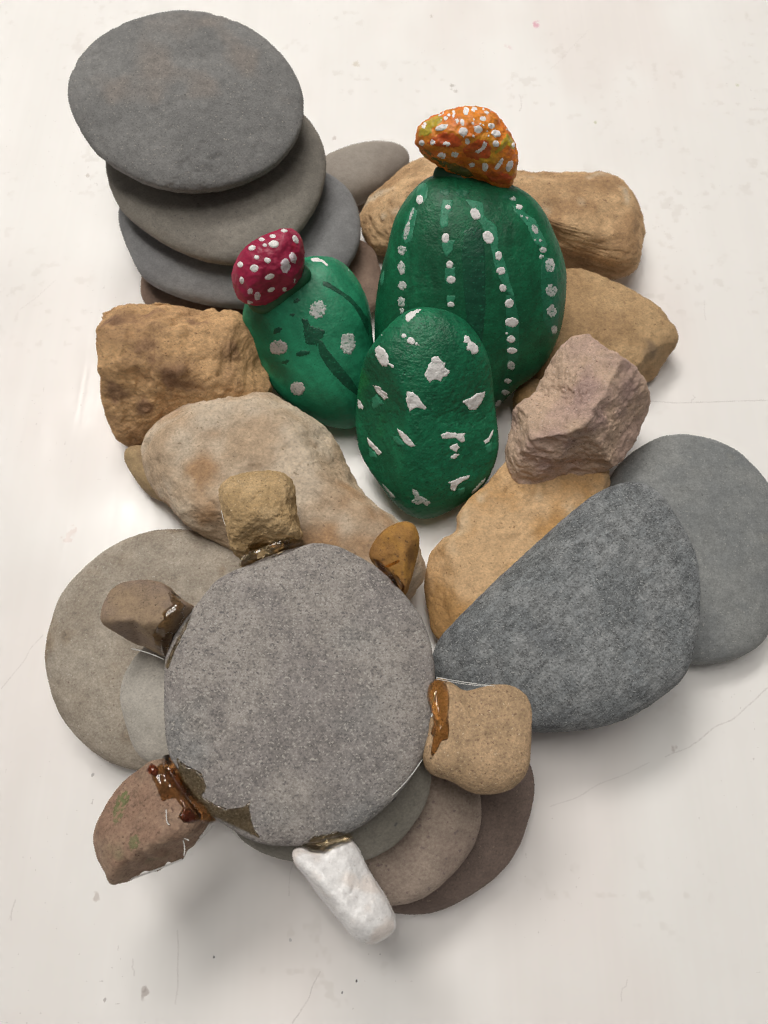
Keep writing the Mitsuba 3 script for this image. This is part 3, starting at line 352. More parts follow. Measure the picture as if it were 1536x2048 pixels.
    'leg_white': dict(o=[-13.7, -27.5, 66], n=[.0494, -.1482, .9877], R=[12.6, 11.8, 11.2, 10.7, 10.4, 10.2, 10.1, 10, 10.1, 10.4, 10.7, 11.2, 11.8, 12.5, 13.5, 14.6, 15.8, 17, 17.7, 17.9, 17.6, 17.4, 17.5, 17.6, 17.8, 18, 18.4, 19.5, 21.6, 24.1, 24.7, 22.3, 19, 16.7, 15.5, 14.6, 13.8, 13.2, 12.8, 12.4, 12, 11.5, 11.1, 10.8, 10.5, 10.4, 10.4, 10.5, 10.6, 10.7, 10.6, 10.7, 11.1, 11.7, 12.6, 14.1, 15.8, 17.4, 18.6, 19.7, 20.7, 21.6, 22.1, 22.5, 22.8, 22.6, 21.4, 19.5, 17.5, 16, 14.7, 13.6], ht=11, hb=12, p=2.6, k=10, fac=[[.25, .3, .9, .72], [-.75, -.4, .5, .78]], rough=[['f', 1.6, 18, None], ['f', .6, 7, None], ['f', .25, 2.6, None]], seed=25, sub=6),
    'leg_right': dict(o=[38.4, 28, 67], n=[.0497, -.0994, .9938], R=[20.9, 21.3, 21.8, 22.5, 23.3, 24.4, 25.3, 25.8, 26.1, 25.9, 25.5, 24.9, 24.3, 23.5, 22.6, 21.6, 20.6, 19.8, 19.1, 18.7, 18.4, 18.7, 19.9, 22.5, 25.7, 27.9, 27.9, 26.4, 24.4, 22.8, 21.8, 21.2, 20.9, 20.8, 20.7, 20.8, 21.2, 21.8, 22.6, 23.4, 24.1, 24.5, 24.4, 23.9, 23.1, 22.2, 21.2, 20.6, 20.5, 20.5, 20.6, 20.7, 21, 21.2, 21.4, 21.7, 22, 22.2, 22.4, 22.5, 22.7, 22.8, 22.8, 22.9, 23, 22.9, 22.4, 21.9, 21.4, 21, 20.7, 20.7], ht=12, hb=13, p=3.2, k=14, fac=[[.1, .2, 1, .72]], rough=[['f', 1.5, 20, None], ['f', .35, 5, None]], seed=26, sub=6),
    'tall': dict(o=[44.6, 256.2, 54], n=[0, -.7071, .7071], R=[52.7, 52.8, 53.1, 53.5, 53.7, 53.8, 54, 54.4, 55.1, 56.1, 57.1, 58.1, 58.7, 58.9, 58.7, 58.7, 58.8, 59.2, 59.8, 60.8, 62.1, 63.1, 63.2, 62.1, 60.4, 58.6, 56.8, 54.9, 52.7, 50.6, 49, 48.1, 47.6, 47.4, 47.5, 47.7, 48.3, 49, 50, 51.2, 52.7, 54.6, 56.7, 59.3, 62.2, 65, 67.2, 68.7, 69.6, 70.1, 70.4, 70.6, 70.7, 70.4, 69.8, 68.8, 67.3, 65.3, 62.6, 59.8, 57.8, 56.9, 56.9, 57, 56.6, 56, 55.2, 54.6, 54, 53.5, 53.1, 52.8], ht=28, hb=26, p=2.35, k=10, rough=[['f', 1.2, 50, None], ['f', .28, 2.2, None]], seed=41, sub=6),
    'small': dict(o=[-38, 241.1, 37], n=[-.0513, -.6363, .7697], R=[31.2, 31.2, 31.5, 32, 32.8, 33.7, 34.8, 35.9, 37.1, 38.2, 39.3, 40.4, 41.5, 42.7, 43.6, 44, 43.8, 43.5, 43.3, 43.1, 43, 43, 43.1, 43.1, 43.1, 43.1, 43, 43, 43, 42.9, 42.8, 42.5, 42.1, 41.5, 40.9, 40.4, 39.7, 39, 38.1, 37.2, 36.5, 36, 35.6, 35.6, 35.7, 36, 36.5, 37, 37.7, 38.6, 39.8, 41.2, 42.7, 44.5, 46.2, 48, 49.7, 51.4, 52.4, 52.1, 50.6, 48.6, 46.7, 45.1, 43.4, 41.4, 39.1, 36.9, 35, 33.5, 32.3, 31.6], ht=22, hb=22, p=2.4, k=10, fac=[[-.55, -.55, .5, .85]], rough=[['f', 1.4, 40, None], ['f', .22, 2.2, None]], seed=42, sub=6),
    'front': dict(o=[22.8, 192, 43], n=[0, -.6606, .7507], R=[34.9, 34.5, 34.5, 34.8, 35.3, 36.2, 37.2, 38.5, 39.9, 41.5, 43, 44.6, 46.3, 48, 49.6, 50.8, 51.7, 52.2, 52.6, 52.8, 52.6, 51.7, 50.3, 48.8, 47.4, 46.2, 45.1, 43.9, 42.8, 41.7, 40.7, 39.9, 39.5, 39.3, 39.4, 39.6, 40, 40.3, 40.8, 41.4, 42, 42.6, 43.1, 43.5, 43.8, 44.1, 44.6, 45.6, 47.1, 49.1, 51.4, 53.7, 55.6, 56.7, 56.8, 56.2, 54.9, 53.6, 52.5, 51.6, 50.7, 49.8, 48.7, 47.3, 45.7, 44.2, 42.6, 41.1, 39.4, 37.9, 36.5, 35.5], ht=21, hb=21, p=2.6, k=30, fac=[[-.66, -.52, .52, .7], [.3, -.62, .72, .8]], rough=[['f', 1, 40, None], ['f', .3, 2, None], ['pit', .25, 2.2, None]], seed=43, sub=6),
    'flower_orange': dict(o=[42.3, 300.8, 112], n=[0, -.7071, .7071], R=[21.7, 20.8, 19.9, 19.2, 18.5, 17.9, 17.3, 17.1, 17.4, 17.8, 18.2, 18.6, 19.2, 19.8, 20.2, 20.5, 20.4, 20.2, 20.2, 20.2, 20, 19.8, 19.6, 19.4, 19.3, 19.4, 19.8, 20.4, 21.1, 22.3, 23.9, 25.4, 26.5, 27.1, 27.3, 27.1, 26.3, 25.1, 23.3, 21.5, 20, 18.7, 17.8, 17.2, 16.6, 16, 15.4, 15, 14.7, 14.7, 15.1, 15.9, 16.6, 16.9, 17, 17.2, 17.9, 18.9, 20, 21.3, 22.8, 24.5, 25.9, 27, 27.3, 26.8, 25.9, 25, 24.3, 23.5, 22.9, 22.4], ht=17, hb=17, p=2.3, k=12, fac=[[0, .5, .85, .82], [0, -.95, .05, .62]], rough=[['f', 2, 22, None], ['ridge', .6, 7, None], ['f', .4, 2.5, None]], seed=44, sub=6),
    'flower_pink': dict(o=[-58.5, 256.1, 78], n=[-.1003, -.6516, .7519], R=[17.3, 17.9, 18.5, 19.1, 19.5, 20.1, 20.8, 21.6, 22.2, 22.5, 22.3, 21.7, 20.6, 19.2, 18.1, 17.2, 16.4, 15.8, 15.3, 14.9, 14.6, 14.4, 14.4, 14.5, 14.6, 14.8, 15, 15.1, 15.1, 15.2, 15.4, 15.7, 16, 16.5, 17.1, 17.8, 18.3, 18.8, 19.3, 19.8, 20.3, 20.6, 21, 21.5, 21.9, 21.9, 21.5, 20.7, 20, 19.3, 18.8, 18.1, 17.3, 16.7, 16.1, 15.5, 15, 14.7, 14.6, 14.5, 14.5, 14.5, 14.6, 14.8, 15.1, 15.4, 15.7, 15.9, 16.1, 16.4, 16.7, 17], ht=15, hb=15, p=2.25, k=12, fac=[[.2, -.9, 0, .8]], rough=[['f', 1.2, 20, None], ['ridge', .35, 6, None], ['f', .3, 2.5, None]], seed=45, sub=5),
    'collar': dict(o=[41, 293.9, 97], n=[0, -.7071, .7071], R=[17.9, 12.8, 9.1, 7.2, 6.2, 5.6, 5, 4.6, 4.3, 4.1, 3.9, 3.8, 3.8, 3.7, 3.7, 3.7, 3.7, 3.8, 3.9, 4, 4.1, 4.3, 4.6, 4.9, 5.4, 6, 6.7, 7.8, 9.5, 12.1, 14.8, 16.5, 17, 17, 16.9, 16.5, 15.8, 14.9, 13.6, 12, 10.3, 8.9, 7.7, 6.9, 6.3, 5.8, 5.5, 5.3, 5.1, 4.9, 4.8, 4.7, 4.6, 4.6, 4.6, 4.6, 4.7, 4.7, 4.9, 5.1, 5.3, 5.6, 6, 6.6, 7.5, 8.7, 10.4, 12.6, 15, 17.7, 20.4, 21.2], ht=6, hb=14, p=2.2, k=10, rough=[['f', 1, 14, None]], seed=46, sub=4),
    'collar_small': dict(o=[-55.9, 252.6, 66], n=[-.1003, -.6516, .7519], R=[14.8, 16.6, 18.3, 19.5, 19.9, 19.8, 19.4, 18.8, 17.7, 16.2, 14.6, 13.1, 11.8, 10.7, 9.8, 9.2, 8.8, 8.5, 8.3, 8.1, 8, 7.9, 7.9, 8, 8.2, 8.4, 8.6, 8.9, 9.3, 9.9, 10.6, 11.5, 12.5, 13.4, 14.2, 15, 15.7, 16.4, 17.1, 17.6, 17.8, 17.9, 17.9, 17.6, 17.3, 16.8, 16.2, 15.4, 14.4, 13.4, 12.5, 11.7, 10.9, 10.3, 9.7, 9.3, 8.9, 8.6, 8.4, 8.3, 8.2, 8.2, 8.2, 8.3, 8.4, 8.7, 9.1, 9.6, 10.2, 11.1, 12, 13.3], ht=6, hb=10, p=2.2, k=10, rough=[['f', 1, 14, None]], seed=47, sub=4),
    'joint_right': dict(o=[22.4, 32.1, 73], n=[.0497, -.0994, .9938], R=[4.2, 4, 4, 4, 4, 4, 4.1, 4.2, 4.4, 4.8, 5.3, 5.9, 6.8, 8.5, 11, 13.7, 15.7, 17, 17.5, 17.5, 17, 15.9, 13.5, 10.8, 8.5, 6.8, 5.3, 4.3, 3.9, 3.8, 3.7, 3.5, 3.2, 3.1, 3.1, 3.1, 3.1, 3.1, 3.3, 3.5, 3.8, 4, 4.3, 4.6, 5.1, 5.7, 6.4, 7.3, 8.9, 11.5, 14.9, 17.3, 16.8, 14.7, 13.5, 13.5, 13.9, 14.1, 13.8, 12.7, 11.2, 9.8, 8.7, 7.9, 7.2, 6.6, 6.1, 5.6, 5.2, 4.8, 4.5, 4.3], ht=6.5, hb=7, p=2.2, k=10, rough=[['f', 1.4, 7, None]], seed=51, sub=4),
    'joint_head': dict(o=[-76.8, 7.5, 70], n=[-.099, -.099, .9901], R=[3.9, 3.6, 3.4, 3.3, 3.2, 3.1, 2.9, 2.7, 2.7, 3, 3.3, 3.5, 3.5, 3.3, 3.1, 3, 3.1, 3.3, 3.9, 4.9, 6.1, 7.6, 9.5, 11.7, 14.2, 16.2, 16.7, 15.4, 13.3, 11, 9.3, 8.2, 7.5, 6.6, 5.8, 5.3, 5, 4.7, 4.4, 4.2, 4, 3.8, 3.7, 3.6, 3.6, 3.7, 3.8, 3.7, 3.4, 3.4, 3.8, 4.3, 4.6, 4.6, 4.5, 4.5, 4.8, 5.7, 7.5, 10, 12.5, 14.4, 15.7, 16.2, 15.3, 12.2, 8.5, 6, 4.8, 4.4, 4.2, 4.1], ht=8, hb=9, p=2.2, k=10, rough=[['f', 1.4, 7, None]], seed=52, sub=4),
    'joint_left': dict(o=[-87.6, 70.8, 70], n=[-.0995, 0, .995], R=[.6, .6, .6, .7, 1, 1.4, 2, 2.9, 4.2, 6.1, 8.3, 10.4, 11.8, 12.2, 11.8, 11.1, 10.4, 9.6, 8.5, 7.3, 6.1, 5.2, 4.4, 3.5, 2.7, 2.1, 1.8, 1.6, 1.5, 1.4, 1.3, 1.1, 1, .8, .7, .5, .5, .5, .5, .6, .7, .8, 1.2, 2.2, 4, 6.4, 8.8, 10.5, 11.6, 12.2, 12.5, 12, 10.3, 7.5, 4.4, 2.3, 1.2, .9, .7, .6, .6, .5, .5, .5, .5, .5, .5, .5, .5, .5, .5, .5], ht=8, hb=9, p=2.2, k=10, rough=[['f', 1.4, 7, None]], seed=53, sub=4),
    'joint_top': dict(o=[-49.6, 105.9, 71], n=[0, 0, 1], R=[3.7, 8.3, 13.1, 15.3, 14.9, 13.8, 12.4, 10.7, 8.6, 6.4, 4.4, 2.9, 1.9, 1.2, .9, .8, .7, .6, .6, .7, .7, .8, .8, .8, .9, .9, .9, 1, 1.1, 1.2, 1.3, 1.4, 1.5, 1.6, 1.9, 2.7, 4.3, 7.1, 10.5, 13.3, 14.9, 15.6, 15.3, 12.3, 6.5, 2.3, 1.2, .7, .5, .4, .3, .3, .3, .3, .3, .3, .3, .2, .2, .3, .3, .3, .3, .3, .3, .3, .4, .4, .5, .6, .9, 1.6], ht=8, hb=9, p=2.2, k=10, rough=[['f', 1.4, 7, None]], seed=54, sub=4),
    'joint_white': dict(o=[-21.9, -11.4, 68], n=[0, -.0995, .995], R=[6.5, 8.7, 9.9, 9.4, 8.3, 7.4, 6.6, 5.8, 5, 4.4, 4, 3.7, 3.4, 3.1, 2.8, 2.6, 2.5, 2.4, 2.3, 2.3, 2.3, 2.2, 2.1, 2.1, 2.1, 2.3, 2.4, 2.5, 2.3, 2.3, 2.4, 2.8, 3.5, 4.5, 6.1, 8.5, 10.5, 10.7, 9.8, 9, 8.6, 8.1, 7.6, 7, 6.4, 5.9, 5.4, 5, 4.6, 4.3, 4, 3.7, 3.5, 3.3, 3.1, 3, 2.9, 2.9, 2.9, 2.9, 3, 3, 3.1, 3.1, 3.2, 3.3, 3.6, 4, 4.3, 4.5, 4.5, 5], ht=8, hb=9, p=2.2, k=10, rough=[['f', 1.4, 7, None]], seed=55, sub=4),
    'joint_tail': dict(o=[2.4, 95.2, 67], n=[0, 0, 1], R=[2.4, 2.3, 2.1, 2, 2, 2, 2, 2, 1.9, 1.7, 1.6, 1.6, 1.7, 1.9, 2, 2.1, 2.2, 2.4, 2.6, 2.9, 3.3, 3.9, 4.7, 6.2, 8.3, 10.3, 10.9, 10, 8.4, 6.6, 5, 3.6, 2.6, 2, 1.6, 1.4, 1.3, 1.2, 1.2, 1.2, 1.3, 1.3, 1.2, 1.1, 1.1, 1, 1.1, 1.1, 1.2, 1.4, 1.5, 1.7, 1.9, 2.2, 2.4, 2.5, 2.9, 4.1, 6.3, 8.4, 9.3, 9.2, 8.7, 8.3, 8, 7.6, 6.8, 5.7, 4.6, 3.7, 3.1, 2.7], ht=8, hb=9, p=2.2, k=10, rough=[['f', 1.4, 7, None]], seed=56, sub=4),
}
SMEARS = [(114.9, 551.3, 2.6, (0.72, 0.36, 0.45), 0.75), (92.9, 527.2, 3, (0.74, 0.6, 0.6), 0.5), (49.5, 485.4, 2.6, (0.45, 0.42, 0.38), 0.7), (51.8, 480.4, 1.6, (0.5, 0.46, 0.42), 0.6), (35.7, 560.2, 1.5, (0.5, 0.45, 0.4), 0.6), (-34.1, 435.0, 2.2, (0.5, 0.44, 0.4), 0.6), (-20.5, 508.1, 2.5, (0.62, 0.56, 0.46), 0.6), (-203.5, 449.3, 2, (0.6, 0.55, 0.5), 0.5), (-200.9, 399.5, 1.6, (0.5, 0.45, 0.4), 0.6), (148.6, 449.3, 1.2, (0.5, 0.5, 0.3), 0.6), (-104.6, -74.9, 2.0, (0.42, 0.37, 0.34), 0.7), (-105.7, -72.6, 1.2, (0.42, 0.37, 0.34), 0.6), (-132.1, -36.8, 1.7, (0.5, 0.44, 0.4), 0.6), (-75.8, -60.2, 0.7, (0.1, 0.1, 0.1), 0.9), (-12.1, -69.4, 0.5, (0.05, 0.05, 0.05), 0.9), (-18.4, -74.0, 0.5, (0.1, 0.1, 0.1), 0.8), (-122.1, -76.8, 0.8, (0.3, 0.26, 0.24), 0.6), (141.7, 28.8, 1.8, (0.5, 0.45, 0.42), 0.6), (-141.3, 16.1, 0.7, (0.3, 0.28, 0.26), 0.6), (118.0, 46.7, 1, (0.4, 0.36, 0.34), 0.6), (65.2, -28.2, 0.8, (0.4, 0.36, 0.34), 0.6), (-171.9, 140.0, 4, (0.7, 0.58, 0.54), 0.5), (255.5, 486.4, 1.2, (0.5, 0.5, 0.3), 0.5), (-42.2, -53.8, 0.8, (0.3, 0.3, 0.3), 0.5), (-1.8, -59.3, 0.5, (0.1, 0.1, 0.1), 0.8)]
SCRATCHES = [(156.8, 222.8, 226.6, 224.5, 0.5, 0.55), (194.1, 57.1, 153.7, 30.5, 0.45, 0.5), (153.7, 30.5, 137.4, 24.8, 0.4, 0.4), (129.5, 20.7, 79.3, 2.1, 0.4, 0.35), (-27.9, -66.4, -39.0, -85.6, 0.45, 0.6), (-92.7, -50.1, -90.2, -78.1, 0.5, 0.4), (-194.2, 57.8, -177.3, 84.6, 0.4, 0.45), (-111.4, -61.2, -110.1, -67.4, 0.5, 0.4), (97.6, 476.3, 97.2, 460.5, 0.6, 0.5), (181.8, 222.8, 182.9, 228.2, 0.4, 0.5), (199.6, 296.9, 199.4, 281.7, 0.4, 0.35), (-44.2, -35.8, -41.6, -17.0, 0.4, 0.3), (-169.5, -45.9, -168.7, -37.8, 0.5, 0.5), (103.3, -76.8, 107.5, -69.3, 0.4, 0.4), (-226.8, 289.3, -208.8, 312.3, 0.4, 0.35), (121.3, 501.8, 155.0, 544.6, 0.35, 0.3)]
STRANDS = [([[20.7, 44.3, 76.0], [20.1, 38.9, 76.0], [18.9, 34.7, 76.0]], 0.22), ([[3.2, 5.6, 77.5], [9.0, 11.0, 77.5], [14.9, 18.5, 77.5]], 0.13), ([[21.2, 50.4, 76.0], [33.1, 48.3, 76.0], [44.9, 46.8, 76.0]], 0.15), ([[21.2, 49.7, 76.0], [33.0, 47.6, 76.0], [41.7, 46.8, 76.0]], 0.11), ([[-76.7, -9.3, 74.0], [-75.3, -12.4, 74.0], [-75.2, -15.7, 74.0]], 0.22), ([[-81.4, 0.4, 82.0], [-80.7, -3.6, 82.0], [-79.6, -4.7, 82.0]], 0.2), ([[-79.4, -10.0, 76.0], [-76.0, -9.6, 76.0], [-73.3, -10.4, 76.0]], 0.14), ([[-98.2, -24.5, 62.0], [-88.9, -21.4, 62.0], [-78.7, -17.5, 62.0]], 0.35), ([[-73.1, -11.3, 62.0], [-70.2, -8.4, 62.0], [-67.3, -5.3, 62.0]], 0.22), ([[-72.3, -9.6, 64.0], [-69.0, -6.3, 64.0], [-67.9, -3.8, 64.0]], 0.2), ([[-108.9, 64.9, 62.0], [-101.8, 63.1, 62.0], [-94.4, 60.2, 62.0]], 0.3), ([[-73.0, 133.4, 76.0], [-72.2, 124.2, 76.0], [-69.8, 116.4, 76.0]], 0.1)]


MESH = {k: stone_mesh(**s) for k, s in STONES.items()}


def lone(name, stone, kind, label, category="stone", group=None):
    key = numbered(name)
    entry(key, MESH[stone], kind)
    tag(key, label, category, group)


# ---------------------------------------------------------------- the table
def table_tone(p, n, uv):
    x, y = p.x * 1000.0, p.y * 1000.0
    c = mi.Color3f(.825, .802, .775)
    a = mikit.fbm(x / 90 + 3, y / 140, 0.0, 4)
    c = mikit.mix(c, mi.Color3f(.80, .755, .725), mikit.smoothstep(.45, .75, a))
    br = mikit.noise(x / 2.2, y / 70, 3.0) * .6 + mikit.noise(x / 5.5, y / 120, 8.0) * .4
    c = c * (1 + (br - .5) * .02)
    # rubbed grime: rare soft specks and dark flecks; then the marks one can point at
    g = mikit.smoothstep(.62, .80, mikit.fbm(x / 6, y / 6, 1.0, 3)) * mikit.smoothstep(.5, .8, mikit.noise(x / 33, y / 33, 9.0))
    c = mikit.mix(c, mi.Color3f(.56, .51, .46), g * .22)
    h = mikit.smoothstep(.955, .99, mikit.noise(x / 1.7 + 31, y / 1.7, 7.0)) * mikit.smoothstep(.55, .8, mikit.noise(x / 37, y / 37, 6.0))
    c = mikit.mix(c, mi.Color3f(.30, .26, .24), h * .35)
    for (sx, sy, r, col, k) in SMEARS:
        d = dr.sqrt(dr.square((x - sx)) + dr.square((y - sy) * .8)) + (mikit.noise(x / 1.8, y / 1.8, 4.0) - .5) * r * 1.3
        c = mikit.mix(c, mi.Color3f(*col), (1 - mikit.smoothstep(r * .4, r, d)) * k)
    for (x0, y0, x1, y1, w, k) in SCRATCHES:
        lx, ly = x1 - x0, y1 - y0
        L2 = lx * lx + ly * ly
        t = dr.clip(((x - x0) * lx + (y - y0) * ly) / L2, 0, 1)
        bow = (mikit.noise(t * 4, x0, y0) - .5) * 3.0
        d = dr.sqrt(dr.square(x - x0 - lx * t + bow * ly / math.sqrt(L2)) + dr.square(y - y0 - ly * t - bow * lx / math.sqrt(L2)))
        c = mikit.mix(c, mi.Color3f(.42, .38, .36), (1 - mikit.smoothstep(w * .5, w, d)) * k * .7 * (.4 + .6 * mikit.noise(t * 30, x0, 3.0)))
    return c


def table_relief(p, n, uv):
    x, y = p.x * 1000.0, p.y * 1000.0
    return (mikit.noise(x / 2.2, y / 60, 3.0) * .05 + mikit.noise(x / 6, y / 110, 8.0) * .09 + mikit.noise(x / 9, y / 9, 1.0) * .05 + mikit.noise(x / 28, y / 28, 1.0) * .15)


def table_gloss(p, n, uv):  # wiped and brushed paint: sheen in uneven patches
    x, y = p.x * 1000.0, p.y * 1000.0
    return .24 + .26 * mikit.smoothstep(.3, .7, mikit.fbm(x / 22, y / 60, 2.0, 4))


scene["table_paint"] = {"type": "bumpmap", "arbitrary": mikit.proc(table_relief, eps=4e-4), "scale": 0.001,
                        "bsdf": {"type": "principled", "base_color": mikit.proc(table_tone), "roughness": mikit.proc(table_gloss), "specular": 0.5}}
top = trimesh.creation.box([1.7, 1.9, 0.03])
top.apply_translation([0, 0.35, -0.015])
scene["tabletop"] = mikit.ply(top, "table_paint")
labels["tabletop"] = {"label": "white painted tabletop with brush marks, small stains and fine scratches", "kind": "structure"}

# ---------------------------------------------------------------- back left stack
G1 = "flat stones stacked at the back left"
lone("flat_stone", "stack_top", "grey", "dark grey oval flat stone topping the back left stack, nicked near its edge", group=G1)
lone("flat_stone", "stack_mid", "mid_grey", "brownish grey flat stone in the middle of the back left stack", group=G1)
lone("flat_stone", "stack_low", "blue_grey", "smooth bluish grey flat stone lowest in the back left stack, behind the pink flower", group=G1)
lone("rough_stone", "stack_base", "brown_base", "dull brown stone on the table, mostly hidden under the back left stack")
lone("flat_stone", "taupe", "taupe", "long taupe pebble on the table between the back left stack and the back sandstone", group=None)

# ---------------------------------------------------------------- back and right rocks
lone("sandstone_rock", "back_rock", "sandstone", "long tan sandstone with squared right end, lying behind the tall cactus with the orange flower", "rock")
lone("sandstone_rock", "right_rock", "sandstone_right", "tan sandstone with darker rough tip, right of the tall cactus and behind the pinkish rock", "rock")
lone("sandstone_rock", "orange_rock", "orange_rock", "orange tan sandstone lying under the pinkish rock and beside the dark slate stone", "rock")
lone("sandstone_rock", "small_orange", "orange_rock", "small orange rock in the shade between the tall cactus and the pinkish rock", "rock")
lone("flat_stone", "disc_right", "disc_right", "round greenish grey flat stone at the right edge, under the dark slate stone")
lone("slate_stone", "slate", "slate", "large dark blue grey pear shaped stone leaning on the round stone at the right edge")
lone("angular_rock", "pink_rock", "pink_rock", "angular pinkish rock with sharp ridge, perched on the orange tan sandstone", "rock")

# ---------------------------------------------------------------- left rocks
lone("sandstone_rock", "block_rock", "block_rock", "blocky brown sandstone with rough layered front, left of the cactus with the pink flower", "rock")
lone("sandstone_rock", "small_tan", "small_tan", "small tan stone peeping out at the left under the pale quartz rock", "rock")
lone("quartz_rock", "quartz_rock", "quartz_rock", "large pale cream and pinkish quartz rock lying between the turtle and the small cactus", "rock")
lone("flat_stone", "disc_left", "disc_left", "large round beige flat stone on the table at the left, behind the turtle's head")
lone("flat_stone", "disc_pale", "disc_pale", "pale grey flat pebble on the large beige stone, half under the turtle's shell")

# ---------------------------------------------------------------- stack that carries the turtle
G2 = "flat stones stacked under the turtle"
lone("flat_stone", "tstack_low", "maroon", "dark maroon flat stone lowest in the stack under the turtle", group=G2)
lone("flat_stone", "tstack_brown", "brown_disc", "speckled pinkish brown flat stone second from the bottom under the turtle", group=G2)
lone("flat_stone", "tstack_olive", "olive_disc", "smooth olive grey flat stone directly under the turtle's shell", group=G2)


# ---------------------------------------------------------------- turtle glued from stones
def parted(key, label, category):
    tag(key, label, category)
    return key


def part(parent, name, mesh, kind, skin="stone_skin", label=None):
    key = numbered(parent + "__" + name)
    entry(key, mesh, kind, skin)
    if label:
        labels[key] = {"label": label}
    return key


t = parted("stone_turtle", "turtle made of a round speckled grey stone with six small stones glued round its rim", "turtle figure")
part(t, "shell", MESH["shell"], "shell")
part(t, "head", MESH["head"], "head", label="reddish brown stone head with green patch, lower left")
part(t, "tail", MESH["tail"], "tail", label="thin amber brown stone tail")
part(t, "leg", MESH["leg_top"], "leg_tan", label="rough cube shaped tan leg")
part(t, "leg", MESH["leg_left"], "leg_brown", label="smooth brown leg at the left")
part(t, "leg", MESH["leg_white"], "white_quartz", skin="quartz_skin", label="white quartz leg")
part(t, "leg", MESH["leg_right"], "leg_sand", label="squarish sand coloured leg at the right")

